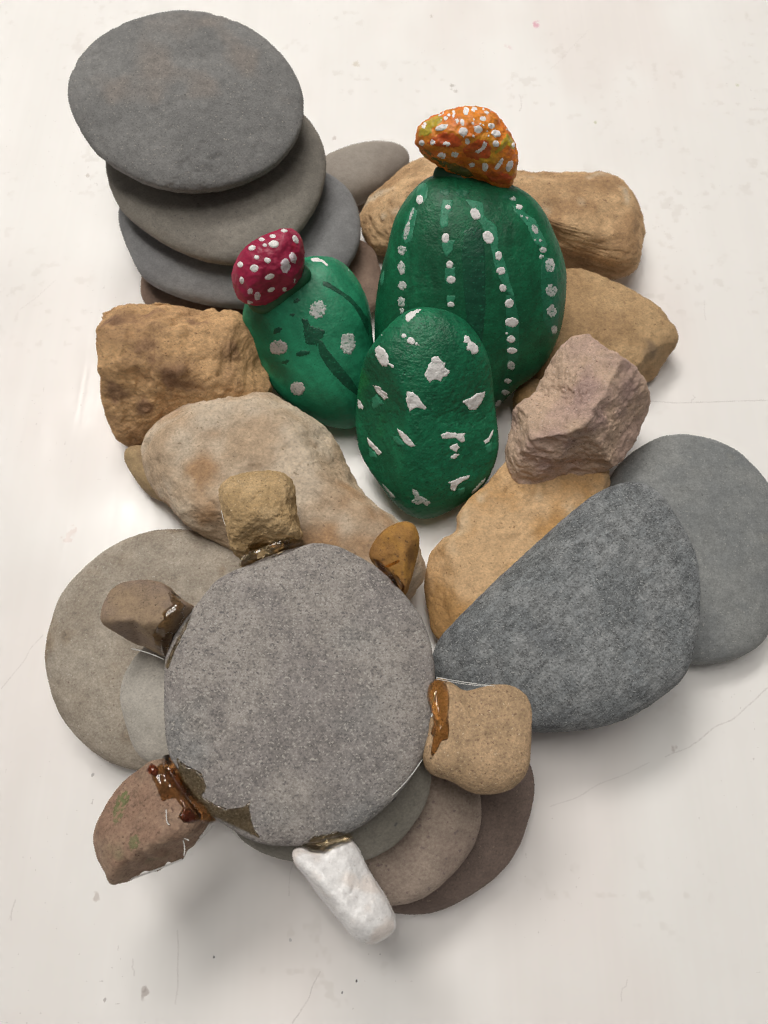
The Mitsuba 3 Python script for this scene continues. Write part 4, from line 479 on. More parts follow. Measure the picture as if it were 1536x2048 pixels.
PATCHES = {
    'tall': [
        ('paint_deep', .12, .8, 0, 'rib', [-5.6, 34.9, -1.1, 36.7, 3.4, 35.5, 5.6, 23, 6.8, -1.8, 6, -21.5, -.8, -21.5, -4.7, 4.6, -6.6, 23]),
        ('paint_mint', .16, .6, .03, 'stroke', [-16.1, 49, -10.7, 48.7, -11.1, 44.3, -13, 42, -13.2, 36.7, -16.4, 35.2, -17.6, 37.9, -16.8, 44.9]),
        ('paint_mint', .16, .6, .03, 'stroke', [-15.7, 30.2, -9.7, 30.5, -10.8, 25.4, -13.6, 22.4, -14.9, 23.6, -16.6, 27.8]),
        ('paint_mint', .16, .6, .03, 'stroke', [-14.4, 17.5, -9, 18.2, -9.2, 12.7, -13.2, 8.9, -14.6, 13.2]),
        ('paint_mint', .16, .6, .03, 'stroke', [-13.4, 4.5, -8.6, 4.6, -9.1, .8, -13, .7]),
        ('paint_mint', .16, .6, .03, 'stroke', [-5.6, 49, -.5, 48.7, 4, 47.5, 4.6, 41.4, 10.8, 36.7, 11.9, 30.2, 11.7, 26.6, 14.8, 21.7, 16.7, 16.9, 18.4, 10.7, 21, 5, 20.5, 3.1, 17, 5.7, 12.6, 12.6, 9.7, 19.4, 8.1, 26.6, 4.7, 33.7, 1.4, 39.6, -1.8, 44.9]),
        ('paint_mint', .16, .6, .03, 'stroke', [18.4, 46.7, 23.1, 44.3, 30.7, 39.5, 35.9, 31, 38.2, 27.3, 35.2, 26.2, 30.1, 28.7, 25.7, 37.2, 19.6, 43.1]),
        ('paint_moss', .16, .6, .03, 'stroke', [36, 23.1, 43.8, 17.2, 46.1, 3.2, 47.5, -13.8, 43.6, -18.8, 37.6, -9.2, 34.7, 7.1, 34.1, 16.5]),
        ('paint_moss', .14, .6, .03, 'stroke', [16.4, 4.4, 21, 5, 24.8, -8.6, 26.1, -29.2, 20.9, -33.3, 17.8, -15]),
        ('paint_mint', .16, .5, .03, 'stroke', [-30.2, 46, -28, 43.7, -29, 37.7, -30.8, 29.3, -34, 28, -35.9, 30.9, -34, 38.2, -32.1, 43.6]),
        ('paint_mint', .2, .4, .03, 'stroke', [-22.9, 51.1, -23.6, 49, -24.8, 47.5, -26.2, 46.7, -27.5, 47, -28.5, 48.2, -28.8, 50.1, -28.5, 52.3, -27.6, 54.4, -26.3, 56, -25, 56.7, -23.8, 56.4, -23, 55.2, -22.6, 53.3]),
        ('paint_white', .32, .45, .12, 'dab', [-11.6, 45.2, -11.8, 44.6, -12.3, 44.1, -13, 43.8, -13.9, 43.8, -14.7, 44.1, -15.2, 44.6, -15.4, 45.2, -15.2, 45.8, -14.7, 46.4, -13.9, 46.6, -13.1, 46.6, -12.3, 46.4, -11.8, 45.8]),
        ('paint_white', .32, .45, .12, 'dab', [-12.4, 31.3, -12.5, 30.2, -13.1, 29.3, -13.9, 28.8, -14.8, 28.8, -15.7, 29.3, -16.2, 30.1, -16.5, 31.2, -16.3, 32.3, -15.7, 33.2, -14.9, 33.7, -14, 33.7, -13.2, 33.2, -12.6, 32.4]),
        ('paint_white', .32, .45, .12, 'dab', [-10.2, 19.1, -10.4, 18.2, -10.9, 17.5, -11.6, 17.1, -12.5, 17.1, -13.3, 17.5, -13.8, 18.2, -14, 19.1, -13.9, 19.9, -13.3, 20.6, -12.6, 21, -11.7, 21, -11, 20.6, -10.4, 19.9]),
        ('paint_white', .32, .45, .12, 'dab', [-8.8, 12, -9, 11.1, -9.7, 10.4, -10.6, 9.9, -11.8, 9.9, -12.8, 10.3, -13.5, 11.1, -13.8, 12, -13.5, 12.9, -12.9, 13.7, -11.9, 14.1, -10.8, 14.1, -9.8, 13.7, -9, 13]),
        ('paint_white', .32, .45, .12, 'dab', [-8.9, .1, -9, -.5, -9.6, -1.1, -10.4, -1.4, -11.3, -1.4, -12.1, -1.1, -12.7, -.6, -12.9, .1, -12.7, .8, -12.2, 1.4, -11.4, 1.7, -10.5, 1.7, -9.7, 1.4, -9.1, .8]),
        ('paint_white', .32, .45, .12, 'dab', [2.3, 43.4, 2.8, 42.1, 2.8, 40.8, 2.3, 39.9, 1.3, 39.4, .1, 39.4, -1.1, 40.1, -2.1, 41.1, -2.6, 42.4, -2.6, 43.7, -2.1, 44.7, -1.1, 45.2, .1, 45.1, 1.3, 44.5]),
        ('paint_white', .32, .45, .12, 'dab', [9.2, 32.8, 9.7, 31.3, 9.5, 30, 8.8, 29, 7.7, 28.5, 6.3, 28.6, 5.1, 29.4, 4.1, 30.6, 3.7, 32, 3.8, 33.3, 4.6, 34.4, 5.7, 34.8, 7, 34.7, 8.3, 34]),
        ('paint_white', .32, .45, .12, 'dab', [13.7, 23.5, 13.8, 22.4, 13.4, 21.4, 12.8, 20.8, 11.9, 20.7, 11, 21.1, 10.3, 21.8, 9.9, 22.9, 9.8, 23.9, 10.2, 24.9, 10.8, 25.5, 11.7, 25.6, 12.6, 25.2, 13.3, 24.5]),
        ('paint_white', .32, .45, .12, 'dab', [16, 16.1, 15.8, 15.1, 15.1, 14.3, 14.1, 13.9, 12.9, 13.9, 11.9, 14.4, 11.2, 15.2, 10.9, 16.2, 11.1, 17.2, 11.7, 18, 12.7, 18.4, 13.9, 18.4, 14.9, 18, 15.7, 17.1]),
        ('paint_white', .32, .45, .12, 'dab', [17, 7.9, 16.9, 7.1, 16.4, 6.4, 15.6, 6, 14.6, 6, 13.8, 6.4, 13.2, 7.1, 12.9, 7.9, 13.1, 8.8, 13.6, 9.5, 14.4, 9.8, 15.3, 9.8, 16.2, 9.4, 16.8, 8.7]),
        ('paint_white', .32, .45, .12, 'dab', [21.2, .4, 21, -.7, 20.4, -1.5, 19.4, -2, 18.3, -2, 17.2, -1.5, 16.4, -.6, 16.1, .5, 16.3, 1.6, 16.9, 2.5, 17.9, 3, 19.1, 3, 20.1, 2.5, 20.9, 1.6]),
        ('paint_white', .32, .45, .12, 'dab', [24.5, -9.1, 24.2, -10.3, 23.2, -11.3, 21.8, -11.8, 20.1, -11.7, 18.5, -11.2, 17.4, -10.1, 16.9, -8.9, 17.2, -7.7, 18.2, -6.8, 19.7, -6.3, 21.3, -6.3, 22.9, -6.9, 24, -7.9]),
        ('paint_white', .32, .45, .12, 'dab', [19.6, -14.6, 19.5, -14.9, 19.3, -15.2, 18.8, -15.4, 18.4, -15.3, 17.9, -15.2, 17.6, -14.9, 17.4, -14.5, 17.5, -14.2, 17.8, -13.9, 18.2, -13.8, 18.7, -13.8, 19.2, -14, 19.5, -14.2]),
        ('paint_white', .32, .45, .12, 'dab', [23.6, -17.7, 23.4, -18.7, 22.7, -19.4, 21.7, -19.8, 20.5, -19.8, 19.4, -19.3, 18.6, -18.6, 18.3, -17.6, 18.5, -16.6, 19.1, -15.9, 20.1, -15.4, 21.3, -15.5, 22.4, -16, 23.2, -16.8]),
        ('paint_white', .32, .45, .12, 'dab', [25, -23.8, 24.8, -24.6, 24, -25.3, 22.9, -25.6, 21.5, -25.6, 20.2, -25.1, 19.4, -24.4, 19, -23.6, 19.2, -22.7, 20, -22.1, 21.1, -21.8, 22.5, -21.8, 23.7, -22.2, 24.6, -22.9]),
        ('paint_white', .32, .45, .12, 'dab', [-24.7, 48.4, -25.1, 47.4, -25.8, 46.7, -26.7, 46.4, -27.6, 46.5, -28.3, 47.1, -28.7, 48, -28.7, 49.1, -28.3, 50, -27.6, 50.8, -26.7, 51.1, -25.8, 50.9, -25.1, 50.3, -24.7, 49.4]),
        ('paint_white', .32, .45, .12, 'dab', [24.1, 45.2, 23.8, 44.5, 23.3, 44, 22.5, 43.7, 21.6, 43.7, 20.8, 44, 20.3, 44.5, 20.1, 45.2, 20.3, 45.8, 20.9, 46.4, 21.7, 46.7, 22.6, 46.7, 23.4, 46.4, 23.9, 45.8]),
        ('paint_grey', .22, .9, .12, 'dab', [24.7, -32.1, 24.6, -33.4, 24.1, -34.4, 23.1, -34.9, 22, -34.8, 20.9, -34.2, 20.1, -33.1, 19.7, -31.8, 19.8, -30.5, 20.4, -29.6, 21.3, -29, 22.4, -29.1, 23.5, -29.7, 24.3, -30.7]),
        ('paint_grey', .22, .9, .12, 'dab', [24.1, -41.3, 24, -42.1, 23.4, -42.6, 22.5, -42.8, 21.4, -42.7, 20.4, -42.2, 19.7, -41.5, 19.4, -40.8, 19.5, -40, 20.1, -39.5, 21, -39.3, 22, -39.4, 23, -39.8, 23.8, -40.5]),
        ('paint_grey', .22, .9, .12, 'dab', [24.2, -48.6, 24.1, -49.5, 23.5, -50, 22.5, -50.1, 21.3, -49.7, 20.2, -49.1, 19.3, -48.2, 19, -47.4, 19.1, -46.7, 19.7, -46.1, 20.6, -45.9, 21.7, -46.1, 22.8, -46.7, 23.7, -47.6]),
        ('paint_grey', .22, .9, .12, 'dab', [20, -53.3, 20.5, -54.4, 20.8, -55.8, 20.6, -57.1, 19.9, -57.7, 18.6, -57.3, 17.5, -56.9, 16.7, -56.2, 16.3, -55.3, 16.4, -54.3, 16.8, -53.5, 17.5, -52.8, 18.4, -52.6, 19.3, -52.8]),
        ('paint_grey', .22, .9, .12, 'dab', [-29.5, 41.5, -30.2, 40, -30.9, 38.9, -31.7, 38.4, -32.3, 38.6, -32.6, 39.4, -32.5, 40.7, -32.2, 42.2, -31.5, 43.7, -30.7, 44.8, -30, 45.3, -29.4, 45.1, -29.1, 44.3, -29.1, 43]),
        ('paint_grey', .22, .9, .12, 'dab', [-31.4, 34.4, -32, 32.3, -32.9, 30.7, -33.7, 29.8, -34.5, 29.9, -35, 31, -35, 32.8, -34.7, 34.9, -34.1, 37, -33.3, 38.6, -32.4, 39.4, -31.6, 39.3, -31.2, 38.3, -31.1, 36.5]),
        ('paint_grey', .22, .9, .12, 'dab', [-33.4, 25.3, -33.6, 24.2, -34.2, 23.4, -35.1, 22.9, -36.1, 22.8, -36.9, 23.2, -37.6, 24, -37.8, 25, -37.6, 26.1, -37, 26.9, -36.1, 27.4, -35.1, 27.5, -34.2, 27.1, -33.6, 26.3]),
        ('paint_grey', .22, .9, .12, 'dab', [-33.5, 17, -33.7, 15.4, -34.3, 14.2, -35.2, 13.4, -36.1, 13.4, -37, 14, -37.6, 15.2, -37.8, 16.7, -37.6, 18.3, -37, 19.6, -36.2, 20.3, -35.2, 20.3, -34.4, 19.7, -33.8, 18.5]),
        ('paint_grey', .22, .9, .12, 'dab', [-32.8, 8.6, -33.1, 7.6, -33.7, 6.8, -34.6, 6.3, -35.7, 6.2, -36.6, 6.6, -37.3, 7.4, -37.5, 8.4, -37.3, 9.4, -36.7, 10.2, -35.7, 10.7, -34.7, 10.8, -33.7, 10.4, -33.1, 9.6]),
        ('paint_grey', .22, .9, .12, 'dab', [-33.6, .7, -33.8, -.5, -34.4, -1.5, -35.3, -2.1, -36.2, -2.2, -37.1, -1.7, -37.7, -.8, -38, .4, -37.7, 1.7, -37.1, 2.7, -36.3, 3.3, -35.3, 3.3, -34.4, 2.8, -33.8, 1.9]),
        ('paint_grey', .22, .9, .12, 'dab', [-34.3, -4.1, -34.4, -5, -34.7, -5.7, -35.1, -6.1, -35.6, -6.1, -36.1, -5.8, -36.4, -5.1, -36.5, -4.3, -36.4, -3.5, -36.1, -2.8, -35.7, -2.4, -35.2, -2.3, -34.7, -2.7, -34.4, -3.3]),
        ('paint_grey', .22, .9, .12, 'dab', [20.7, 49, 20.4, 48.5, 19.9, 48, 19.2, 47.8, 18.5, 47.8, 17.8, 48, 17.3, 48.5, 17.2, 49, 17.4, 49.6, 17.9, 50, 18.6, 50.2, 19.4, 50.2, 20.1, 50, 20.5, 49.6]),
        ('paint_grey', .22, .9, .12, 'dab', [24.7, 41.3, 24.5, 40.9, 24.1, 40.5, 23.6, 40.3, 23, 40.3, 22.5, 40.5, 22.2, 40.9, 22, 41.3, 22.2, 41.8, 22.5, 42.1, 23.1, 42.3, 23.7, 42.3, 24.2, 42.1, 24.5, 41.8]),
        ('paint_grey', .22, .9, .12, 'dab', [27.4, 40.4, 27.2, 39.9, 26.9, 39.4, 26.4, 39.2, 25.8, 39.2, 25.2, 39.5, 24.9, 39.9, 24.8, 40.4, 24.9, 41, 25.3, 41.4, 25.8, 41.6, 26.4, 41.6, 26.9, 41.4, 27.3, 40.9]),
        ('paint_grey', .22, .9, .12, 'dab', [32.4, 35.6, 32.7, 34.4, 32.6, 33.3, 31.9, 32.5, 31, 32.3, 30, 32.6, 29, 33.3, 28.3, 34.4, 27.9, 35.6, 28.1, 36.7, 28.7, 37.5, 29.6, 37.7, 30.7, 37.5, 31.7, 36.7]),
        ('paint_grey', .22, .9, .12, 'dab', [31.8, 30.2, 31.7, 29.7, 31.4, 29.3, 30.9, 29.1, 30.4, 29.1, 29.9, 29.3, 29.5, 29.7, 29.4, 30.2, 29.5, 30.7, 29.8, 31.1, 30.3, 31.3, 30.9, 31.3, 31.4, 31.1, 31.7, 30.7]),
        ('paint_grey', .22, .9, .12, 'dab', [34.9, 29.8, 34.8, 29.3, 34.4, 28.9, 33.8, 28.7, 33.2, 28.7, 32.7, 29, 32.3, 29.4, 32.1, 29.9, 32.3, 30.4, 32.6, 30.8, 33.2, 31, 33.8, 30.9, 34.4, 30.7, 34.8, 30.3]),
        ('paint_grey', .22, .9, .12, 'dab', [37.5, 25.5, 37.3, 24.8, 36.7, 24.2, 35.8, 23.9, 34.8, 23.9, 33.9, 24.3, 33.2, 24.9, 33, 25.6, 33.2, 26.4, 33.8, 26.9, 34.7, 27.2, 35.7, 27.2, 36.6, 26.8, 37.3, 26.2]),
        ('paint_grey', .22, .9, .12, 'dab', [36, 22.2, 35.8, 21.8, 35.5, 21.4, 34.9, 21.2, 34.3, 21.3, 33.8, 21.5, 33.4, 21.8, 33.2, 22.3, 33.4, 22.7, 33.7, 23.1, 34.3, 23.3, 34.9, 23.2, 35.4, 23, 35.8, 22.7]),
        ('paint_grey', .22, .9, .12, 'dab', [42.6, 17.6, 42.3, 16, 41.4, 14.7, 40, 14, 38.6, 14.1, 37.2, 14.9, 36.2, 16.3, 35.8, 17.9, 36.1, 19.6, 37, 20.9, 38.3, 21.6, 39.8, 21.5, 41.2, 20.7, 42.2, 19.3]),
        ('paint_grey', .22, .9, .12, 'dab', [44.4, 5.9, 44.1, 4.3, 43.2, 3.1, 41.8, 2.5, 40.2, 2.6, 38.6, 3.4, 37.6, 4.8, 37.1, 6.4, 37.3, 8, 38.2, 9.2, 39.5, 9.8, 41.1, 9.7, 42.7, 8.9, 43.8, 7.5]),
        ('paint_grey', .22, .9, .12, 'dab', [45.5, -4.6, 45.3, -6.2, 44.4, -7.3, 43.1, -7.9, 41.6, -7.7, 40.3, -7, 39.2, -5.6, 38.7, -4, 38.9, -2.5, 39.7, -1.3, 40.9, -.7, 42.3, -.8, 43.8, -1.6, 44.9, -3]),
        ('paint_grey', .22, .9, .12, 'dab', [47.4, -14.5, 47.5, -15.8, 47, -16.8, 46, -17.1, 44.9, -16.9, 43.8, -16.2, 43, -15, 42.5, -13.7, 42.6, -12.4, 43, -11.4, 43.9, -11, 44.9, -11.1, 46, -11.9, 46.9, -13]),
        ('paint_moss', .2, .8, .1, 'dab', [-11.9, 52.2, -12.2, 51.4, -13, 50.6, -14.2, 50.2, -15.4, 50.2, -16.6, 50.6, -17.3, 51.4, -17.6, 52.3, -17.3, 53.1, -16.5, 53.9, -15.3, 54.3, -14.1, 54.3, -12.9, 53.9, -12.2, 53.1]),
        ('paint_moss', .2, .8, .1, 'dab', [-2.5, 52, -2.9, 51.1, -3.9, 50.3, -5.4, 49.9, -7.1, 49.9, -8.5, 50.3, -9.5, 51.1, -9.9, 51.9, -9.5, 52.8, -8.4, 53.6, -6.9, 54, -5.2, 54, -3.8, 53.6, -2.8, 52.8]),
        ('paint_moss', .2, .8, .1, 'dab', [18, 50.2, 17.7, 49.6, 17, 49.1, 16.1, 48.9, 15, 48.9, 14.1, 49.1, 13.5, 49.6, 13.3, 50.2, 13.6, 50.8, 14.3, 51.3, 15.2, 51.5, 16.2, 51.5, 17.2, 51.3, 17.8, 50.8]),
        ('paint_mint', .16, .5, .03, 'stroke', [-42.4, 25.3, -42.7, 23.8, -43.1, 22.6, -43.5, 21.9, -43.9, 21.7, -42.3, 27.8, -42.2, 26.7]),
        ('paint_mint', .16, .5, .03, 'stroke', [-44.4, 10.9, -44.9, 9.1, -45.4, 7.7, -46, 6.8, -46.4, 6.8, -46.7, 7.5, -46.7, 8.9, -46.5, 10.7, -46, 12.5, -45.5, 13.9, -44.9, 14.8, -44.5, 14.8, -44.2, 14.1, -44.2, 12.7]),
    ],
    'front': [
        ('paint_white', .26, .75, .2, 'dab', [-12.5, 49.8, -9.3, 51.6, -6, 52.4, -3.3, 52.7, -6.2, 50.6, -9.5, 47.9, -11.1, 46.4, -12.4, 47.6]),
        ('paint_white', .26, .75, .2, 'dab', [-24.7, 39.5, -21.7, 42.7, -22.8, 40.5, -24.1, 39.1]),
        ('paint_white', .26, .75, .2, 'dab', [-27.4, 33.7, -25.2, 35.5, -22.8, 34.2, -20.6, 31.4, -20.4, 27.8, -18, 26.9, -17.7, 25.6, -19, 25.2, -20.6, 26.7, -22.2, 25.4, -23.9, 25.7, -25.8, 27.6, -27.1, 30.1]),
        ('paint_white', .26, .75, .2, 'dab', [-.3, 30.6, 3.2, 31.3, 4.8, 29.2, 7, 28.1, 6.5, 26, 8.8, 24.4, 9.1, 22.2, 6.1, 21, 5.1, 19.2, 1.2, 19.9, -.6, 18.6, -2, 20.5, -3.6, 22.6, -2.3, 24.7, -1.5, 27.7, -.2, 28.8]),
        ('paint_white', .26, .75, .2, 'dab', [16.7, 41, 18.7, 39.9, 20.1, 37.6, 23, 35.6, 24.2, 32.5, 21.8, 31.1, 20.1, 31.5, 18.9, 33.4, 17.6, 33.9, 17, 35.5, 18.1, 36.7, 15.3, 37.1, 16.1, 39.1]),
        ('paint_white', .26, .75, .2, 'dab', [-28.6, 14.9, -25, 14.8, -22.8, 12.9, -20.6, 11.7, -20.8, 9.3, -22.8, 8.3, -25, 10.1, -27.2, 11.9]),
        ('paint_white', .26, .75, .2, 'dab', [-36.9, 6.4, -35.1, 5.2, -33.1, 2.7, -34, .7, -36.7, 1.3]),
        ('paint_white', .26, .75, .2, 'dab', [-11.5, 14.7, -8.9, 14.4, -6.2, 12.6, -4, 9.4, -1.5, 6.3, -2.3, 5.5, -6.1, 6.4, -8.2, 6.1, -10.1, 4.4, -11.7, 7.6, -12, 12]),
        ('paint_white', .26, .75, .2, 'dab', [16.3, 8.9, 20, 10, 23.4, 11.9, 28.6, 12.9, 27.9, 9.9, 26, 6.1, 23.8, 3.4, 19.7, 3.5, 18.5, 6.2, 16.4, 7.8]),
        ('paint_white', .26, .75, .2, 'dab', [-32.3, -12.2, -30.3, -14, -27.4, -16.2, -23.6, -19.4, -25.6, -21.7, -28.2, -19.4, -31.2, -17.2]),
        ('paint_white', .26, .75, .2, 'dab', [-16.7, -4.4, -14, -5.5, -10.8, -7.8, -8, -11.1, -6.9, -12.8, -9, -13.7, -12.3, -11.9, -15.6, -7.5]),
        ('paint_white', .26, .75, .2, 'dab', [5.2, -7.6, 8.5, -5.9, 13.1, -7.1, 18.6, -7.6, 17.8, -9.2, 18.7, -12, 16.1, -12.3, 13.1, -9.8, 9.7, -9.9, 6.3, -9.6]),
        ('paint_white', .26, .75, .2, 'dab', [9.9, -14.1, 12.1, -12.6, 14.1, -11.9, 15.6, -14.5, 13.9, -17.2, 11.6, -15.9]),
        ('paint_white', .26, .75, .2, 'dab', [10, -19.2, 12.8, -17.7, 15.7, -18, 14.1, -20.2, 11.7, -20.4]),
        ('paint_white', .26, .75, .2, 'dab', [27.8, -12.6, 30.7, -11, 33.6, -5.8, 33.1, -10.1, 31.4, -13.2, 29, -14.2]),
        ('paint_white', .26, .75, .2, 'dab', [9.6, -32.6, 12.7, -31.6, 16.1, -30.2, 21.9, -29.5, 21.4, -31.2, 17.4, -33.2, 15.1, -34.8, 14.1, -38, 11.8, -37.1, 11, -33.9]),
        ('paint_white', .3, .3, .15, 'dab', [-11.8, 40.5, -12, 40, -12.4, 39.6, -12.9, 39.3, -13.5, 39.3, -14.1, 39.5, -14.4, 39.9, -14.6, 40.4, -14.4, 40.9, -14.1, 41.4, -13.5, 41.6, -12.9, 41.6, -12.4, 41.4, -12, 41]),
        ('paint_white', .3, .3, .15, 'dab', [-8, 37.2, -8.6, 36.7, -9.5, 36.5, -10.4, 36.6, -11.2, 37.1, -11.8, 37.9, -11.9, 38.7, -11.6, 39.5, -11, 40, -10.1, 40.2, -9.2, 40, -8.4, 39.5, -7.8, 38.7, -7.7, 37.9]),
        ('paint_white', .3, .3, .15, 'dab', [-6.3, 37, -6.4, 36.6, -6.6, 36.2, -7, 36, -7.4, 36, -7.7, 36.2, -7.9, 36.6, -8, 37, -7.9, 37.4, -7.7, 37.7, -7.4, 37.9, -7, 37.9, -6.6, 37.7, -6.4, 37.4]),
        ('paint_white', .3, .3, .15, 'dab', [-5.4, 36.3, -5.5, 36, -5.6, 35.7, -5.8, 35.5, -6.1, 35.5, -6.3, 35.7, -6.4, 35.9, -6.5, 36.3, -6.4, 36.6, -6.3, 36.9, -6.1, 37, -5.8, 37, -5.6, 36.9, -5.5, 36.6]),
        ('paint_grey', .22, .8, .2, 'dab', [-25.4, -34.9, -22.8, -36.5, -19.3, -39.3, -16.2, -42.7, -18.7, -43.7]),
        ('paint_grey', .22, .8, .2, 'dab', [-8.7, -35.8, -5.8, -36.7, -4.1, -39.8, -.6, -41.8, 1.8, -44.6, -.4, -46.6, -2.8, -44.5, -5, -46, -7.3, -44.8, -9.3, -43.6, -6.9, -41.3, -8.1, -38.7]),
        ('paint_grey', .22, .8, .2, 'dab', [22.5, -39.7, 26.9, -34.4, 31, -31.4, 29.5, -35, 25.7, -39.8, 23.4, -41.6]),
        ('paint_mint', .22, .6, .15, 'stroke', [-29, 7.5, -26.7, 10.8, -23.3, 7.6, -22.8, 6, -25, 5, -27.9, 2.1, -29.3, 3.4]),
        ('paint_mint', .22, .6, .15, 'stroke', [-31.2, -17.8, -27.4, -20.4, -26.2, -22.5, -30.3, -24.2]),
        ('paint_mint', .22, .6, .15, 'stroke', [-18.6, -9.3, -16.1, -8.2, -12.3, -12.5, -15, -13.7, -17.8, -12]),
        ('paint_mint', .22, .6, .15, 'stroke', [29.1, -15.3, 33.2, -13, 32.8, -18.5, 30.4, -19.4]),
        ('paint_mint', .22, .6, .15, 'stroke', [15.2, -36.8, 19.3, -35.9, 19, -39.8, 16.1, -41.6]),
        ('paint_mint', .22, .6, .15, 'stroke', [19.2, 3.3, 22.7, 3.5, 23.9, 2.3, 21, 2]),
    ],
    'small': [
        ('paint_deep', .14, .25, 0, 'stroke', [8.2, 31.1, 11.1, 30.4, 16.3, 26.8, 22.5, 22.3, 27, 16.8, 30.7, 10.4, 30.8, -1.1, 27.3, 9.8, 23.4, 17.6, 18.3, 22.6, 12.1, 26.5, 8.1, 28.5]),
        ('paint_deep', .14, .4, 0, 'stroke', [4.4, 2.2, 7.1, 1, 9.1, -2.9, 13.6, -9.1, 20.6, -19, 24.9, -27.5, 22.9, -29.3, 16.5, -23.2, 8.9, -13.8, 4.5, -5.4]),
        ('paint_deep', .12, 1.3, 0, 'stroke', [-3.5, 12.5, -.4, 12.9, 1.5, 9.2, 4.8, 8, 9, 6.2, 8.3, 3.1, 5.4, 1, 4.2, -1.6, -.2, -.9, -2.6, .3, -2.8, 6.2]),
        ('paint_deep', .14, .9, 0, 'stroke', [-14.3, 8.3, -14.2, 7.5, -14.6, 6.7, -15.5, 5.9, -16.7, 5.3, -17.9, 5.1, -18.9, 5.3, -19.5, 5.8, -19.6, 6.5, -19.1, 7.4, -18.2, 8.2, -17, 8.8, -15.8, 9, -14.9, 8.8]),
        ('paint_deep', .14, .9, 0, 'stroke', [.3, -4.7, -.1, -5.5, -1.2, -6.2, -2.9, -6.8, -4.8, -7, -6.6, -6.8, -7.8, -6.3, -8.3, -5.6, -7.9, -4.8, -6.7, -4, -5, -3.5, -3.1, -3.3, -1.4, -3.4, -.2, -3.9]),
        ('paint_deep', .14, .9, 0, 'stroke', [-11.5, -8.4, -11.5, -9, -12.2, -9.7, -13.2, -10.4, -14.5, -10.9, -15.8, -11.2, -16.7, -11.1, -17.2, -10.8, -17.1, -10.2, -16.5, -9.4, -15.4, -8.7, -14.1, -8.2, -12.9, -7.9, -11.9, -8]),
        ('paint_deep', .14, .9, 0, 'stroke', [-6.5, 14.5, -6.6, 14, -7.1, 13.7, -7.8, 13.5, -8.6, 13.5, -9.2, 13.8, -9.7, 14.1, -9.8, 14.6, -9.6, 15.1, -9.1, 15.4, -8.5, 15.6, -7.7, 15.6, -7, 15.3, -6.6, 14.9]),
        ('paint_deep', .14, .9, 0, 'stroke', [-3.4, 22.1, -3.5, 21.5, -3.9, 20.9, -4.7, 20.5, -5.6, 20.2, -6.5, 20.2, -7.3, 20.4, -7.6, 20.9, -7.6, 21.5, -7.2, 22.1, -6.4, 22.6, -5.5, 22.9, -4.6, 22.9, -3.8, 22.6]),
        ('paint_grey', .3, 1.7, .3, 'dab', [10, 16.4, 9.8, 15.3, 9.3, 14.2, 8.5, 13.3, 7.6, 12.6, 6.4, 12.2, 5.3, 12.1, 4.1, 12.3, 3.1, 12.8, 2.2, 13.5, 1.5, 14.5, 1.1, 15.6, 1, 16.8, 1.2, 18, 1.7, 19.1, 2.5, 20, 3.5, 20.7, 4.6, 21.1, 5.7, 21.2, 6.9, 21, 7.9, 20.5, 8.8, 19.7, 9.5, 18.8, 9.9, 17.6]),
        ('paint_grey', .3, 1.7, .3, 'dab', [23.7, -1.7, 23.5, -3.2, 23.1, -4.5, 22.4, -5.7, 21.6, -6.5, 20.7, -7, 19.7, -7.1, 18.7, -6.9, 17.8, -6.2, 17, -5.3, 16.4, -4, 16.1, -2.6, 16.1, -1.1, 16.3, .4, 16.7, 1.7, 17.4, 2.9, 18.3, 3.8, 19.2, 4.3, 20.2, 4.4, 21.2, 4.1, 22.1, 3.5, 22.8, 2.5, 23.4, 1.2, 23.7, -.2]),
        ('paint_rose', .35, 1.2, .25, 'dab', [-11.9, -2, -12.2, -3.1, -12.9, -4.1, -13.8, -4.9, -15.1, -5.6, -16.5, -6.1, -18, -6.2, -19.4, -6.1, -20.8, -5.7, -21.9, -5.1, -22.6, -4.2, -23, -3.2, -23.1, -2.1, -22.7, -1, -22, 0, -21, .9, -19.7, 1.6, -18.3, 2, -16.8, 2.1, -15.4, 2, -14.1, 1.6, -13.1, .9, -12.4, .1, -11.9, -.9]),
        ('paint_rose', .35, 1.2, .25, 'dab', [-4.5, -23.9, -4.7, -24.9, -5.3, -25.8, -6.1, -26.7, -7, -27.3, -8.1, -27.7, -9.3, -27.9, -10.4, -27.8, -11.5, -27.5, -12.3, -26.9, -12.9, -26.1, -13.3, -25.1, -13.3, -24.1, -13, -23.1, -12.4, -22.1, -11.6, -21.2, -10.6, -20.6, -9.5, -20.2, -8.4, -20, -7.3, -20.2, -6.3, -20.5, -5.5, -21.1, -4.9, -21.9, -4.5, -22.9]),
        ('paint_white', .35, .5, .15, 'dab', [1.2, 42.4, 4.9, 42.8, 9.2, 41, 11.5, 38.5, 10.5, 37.8, 7.7, 40.2, 3.8, 40.4, 2.1, 41]),
        ('paint_grey', .3, .2, .1, 'dab', [20, 36.9, 21.3, 35.8, 23, 33.1, 20.4, 35.8]),
    ],
    'flower_pink': [
        ('paint_white', .3, .2, .12, 'dab', [13.7, 16.1, 13.6, 15.7, 13.2, 15.4, 12.5, 15.2, 11.6, 15.3, 10.8, 15.6, 10.1, 16, 9.4, 16.5, 9.1, 17, 10.2, 17.2, 11, 17.3, 10.7, 17.5, 12.6, 17, 13.3, 16.6]),
        ('paint_white', .3, .2, .12, 'dab', [8.1, 13.9, 8, 13.4, 7.7, 13.1, 7, 12.9, 6.2, 13, 5.4, 13.3, 4.8, 13.7, 4.5, 14.3, 4.6, 14.8, 4.9, 15.1, 5.7, 15.3, 6.6, 15.2, 7.4, 14.9, 7.9, 14.4]),
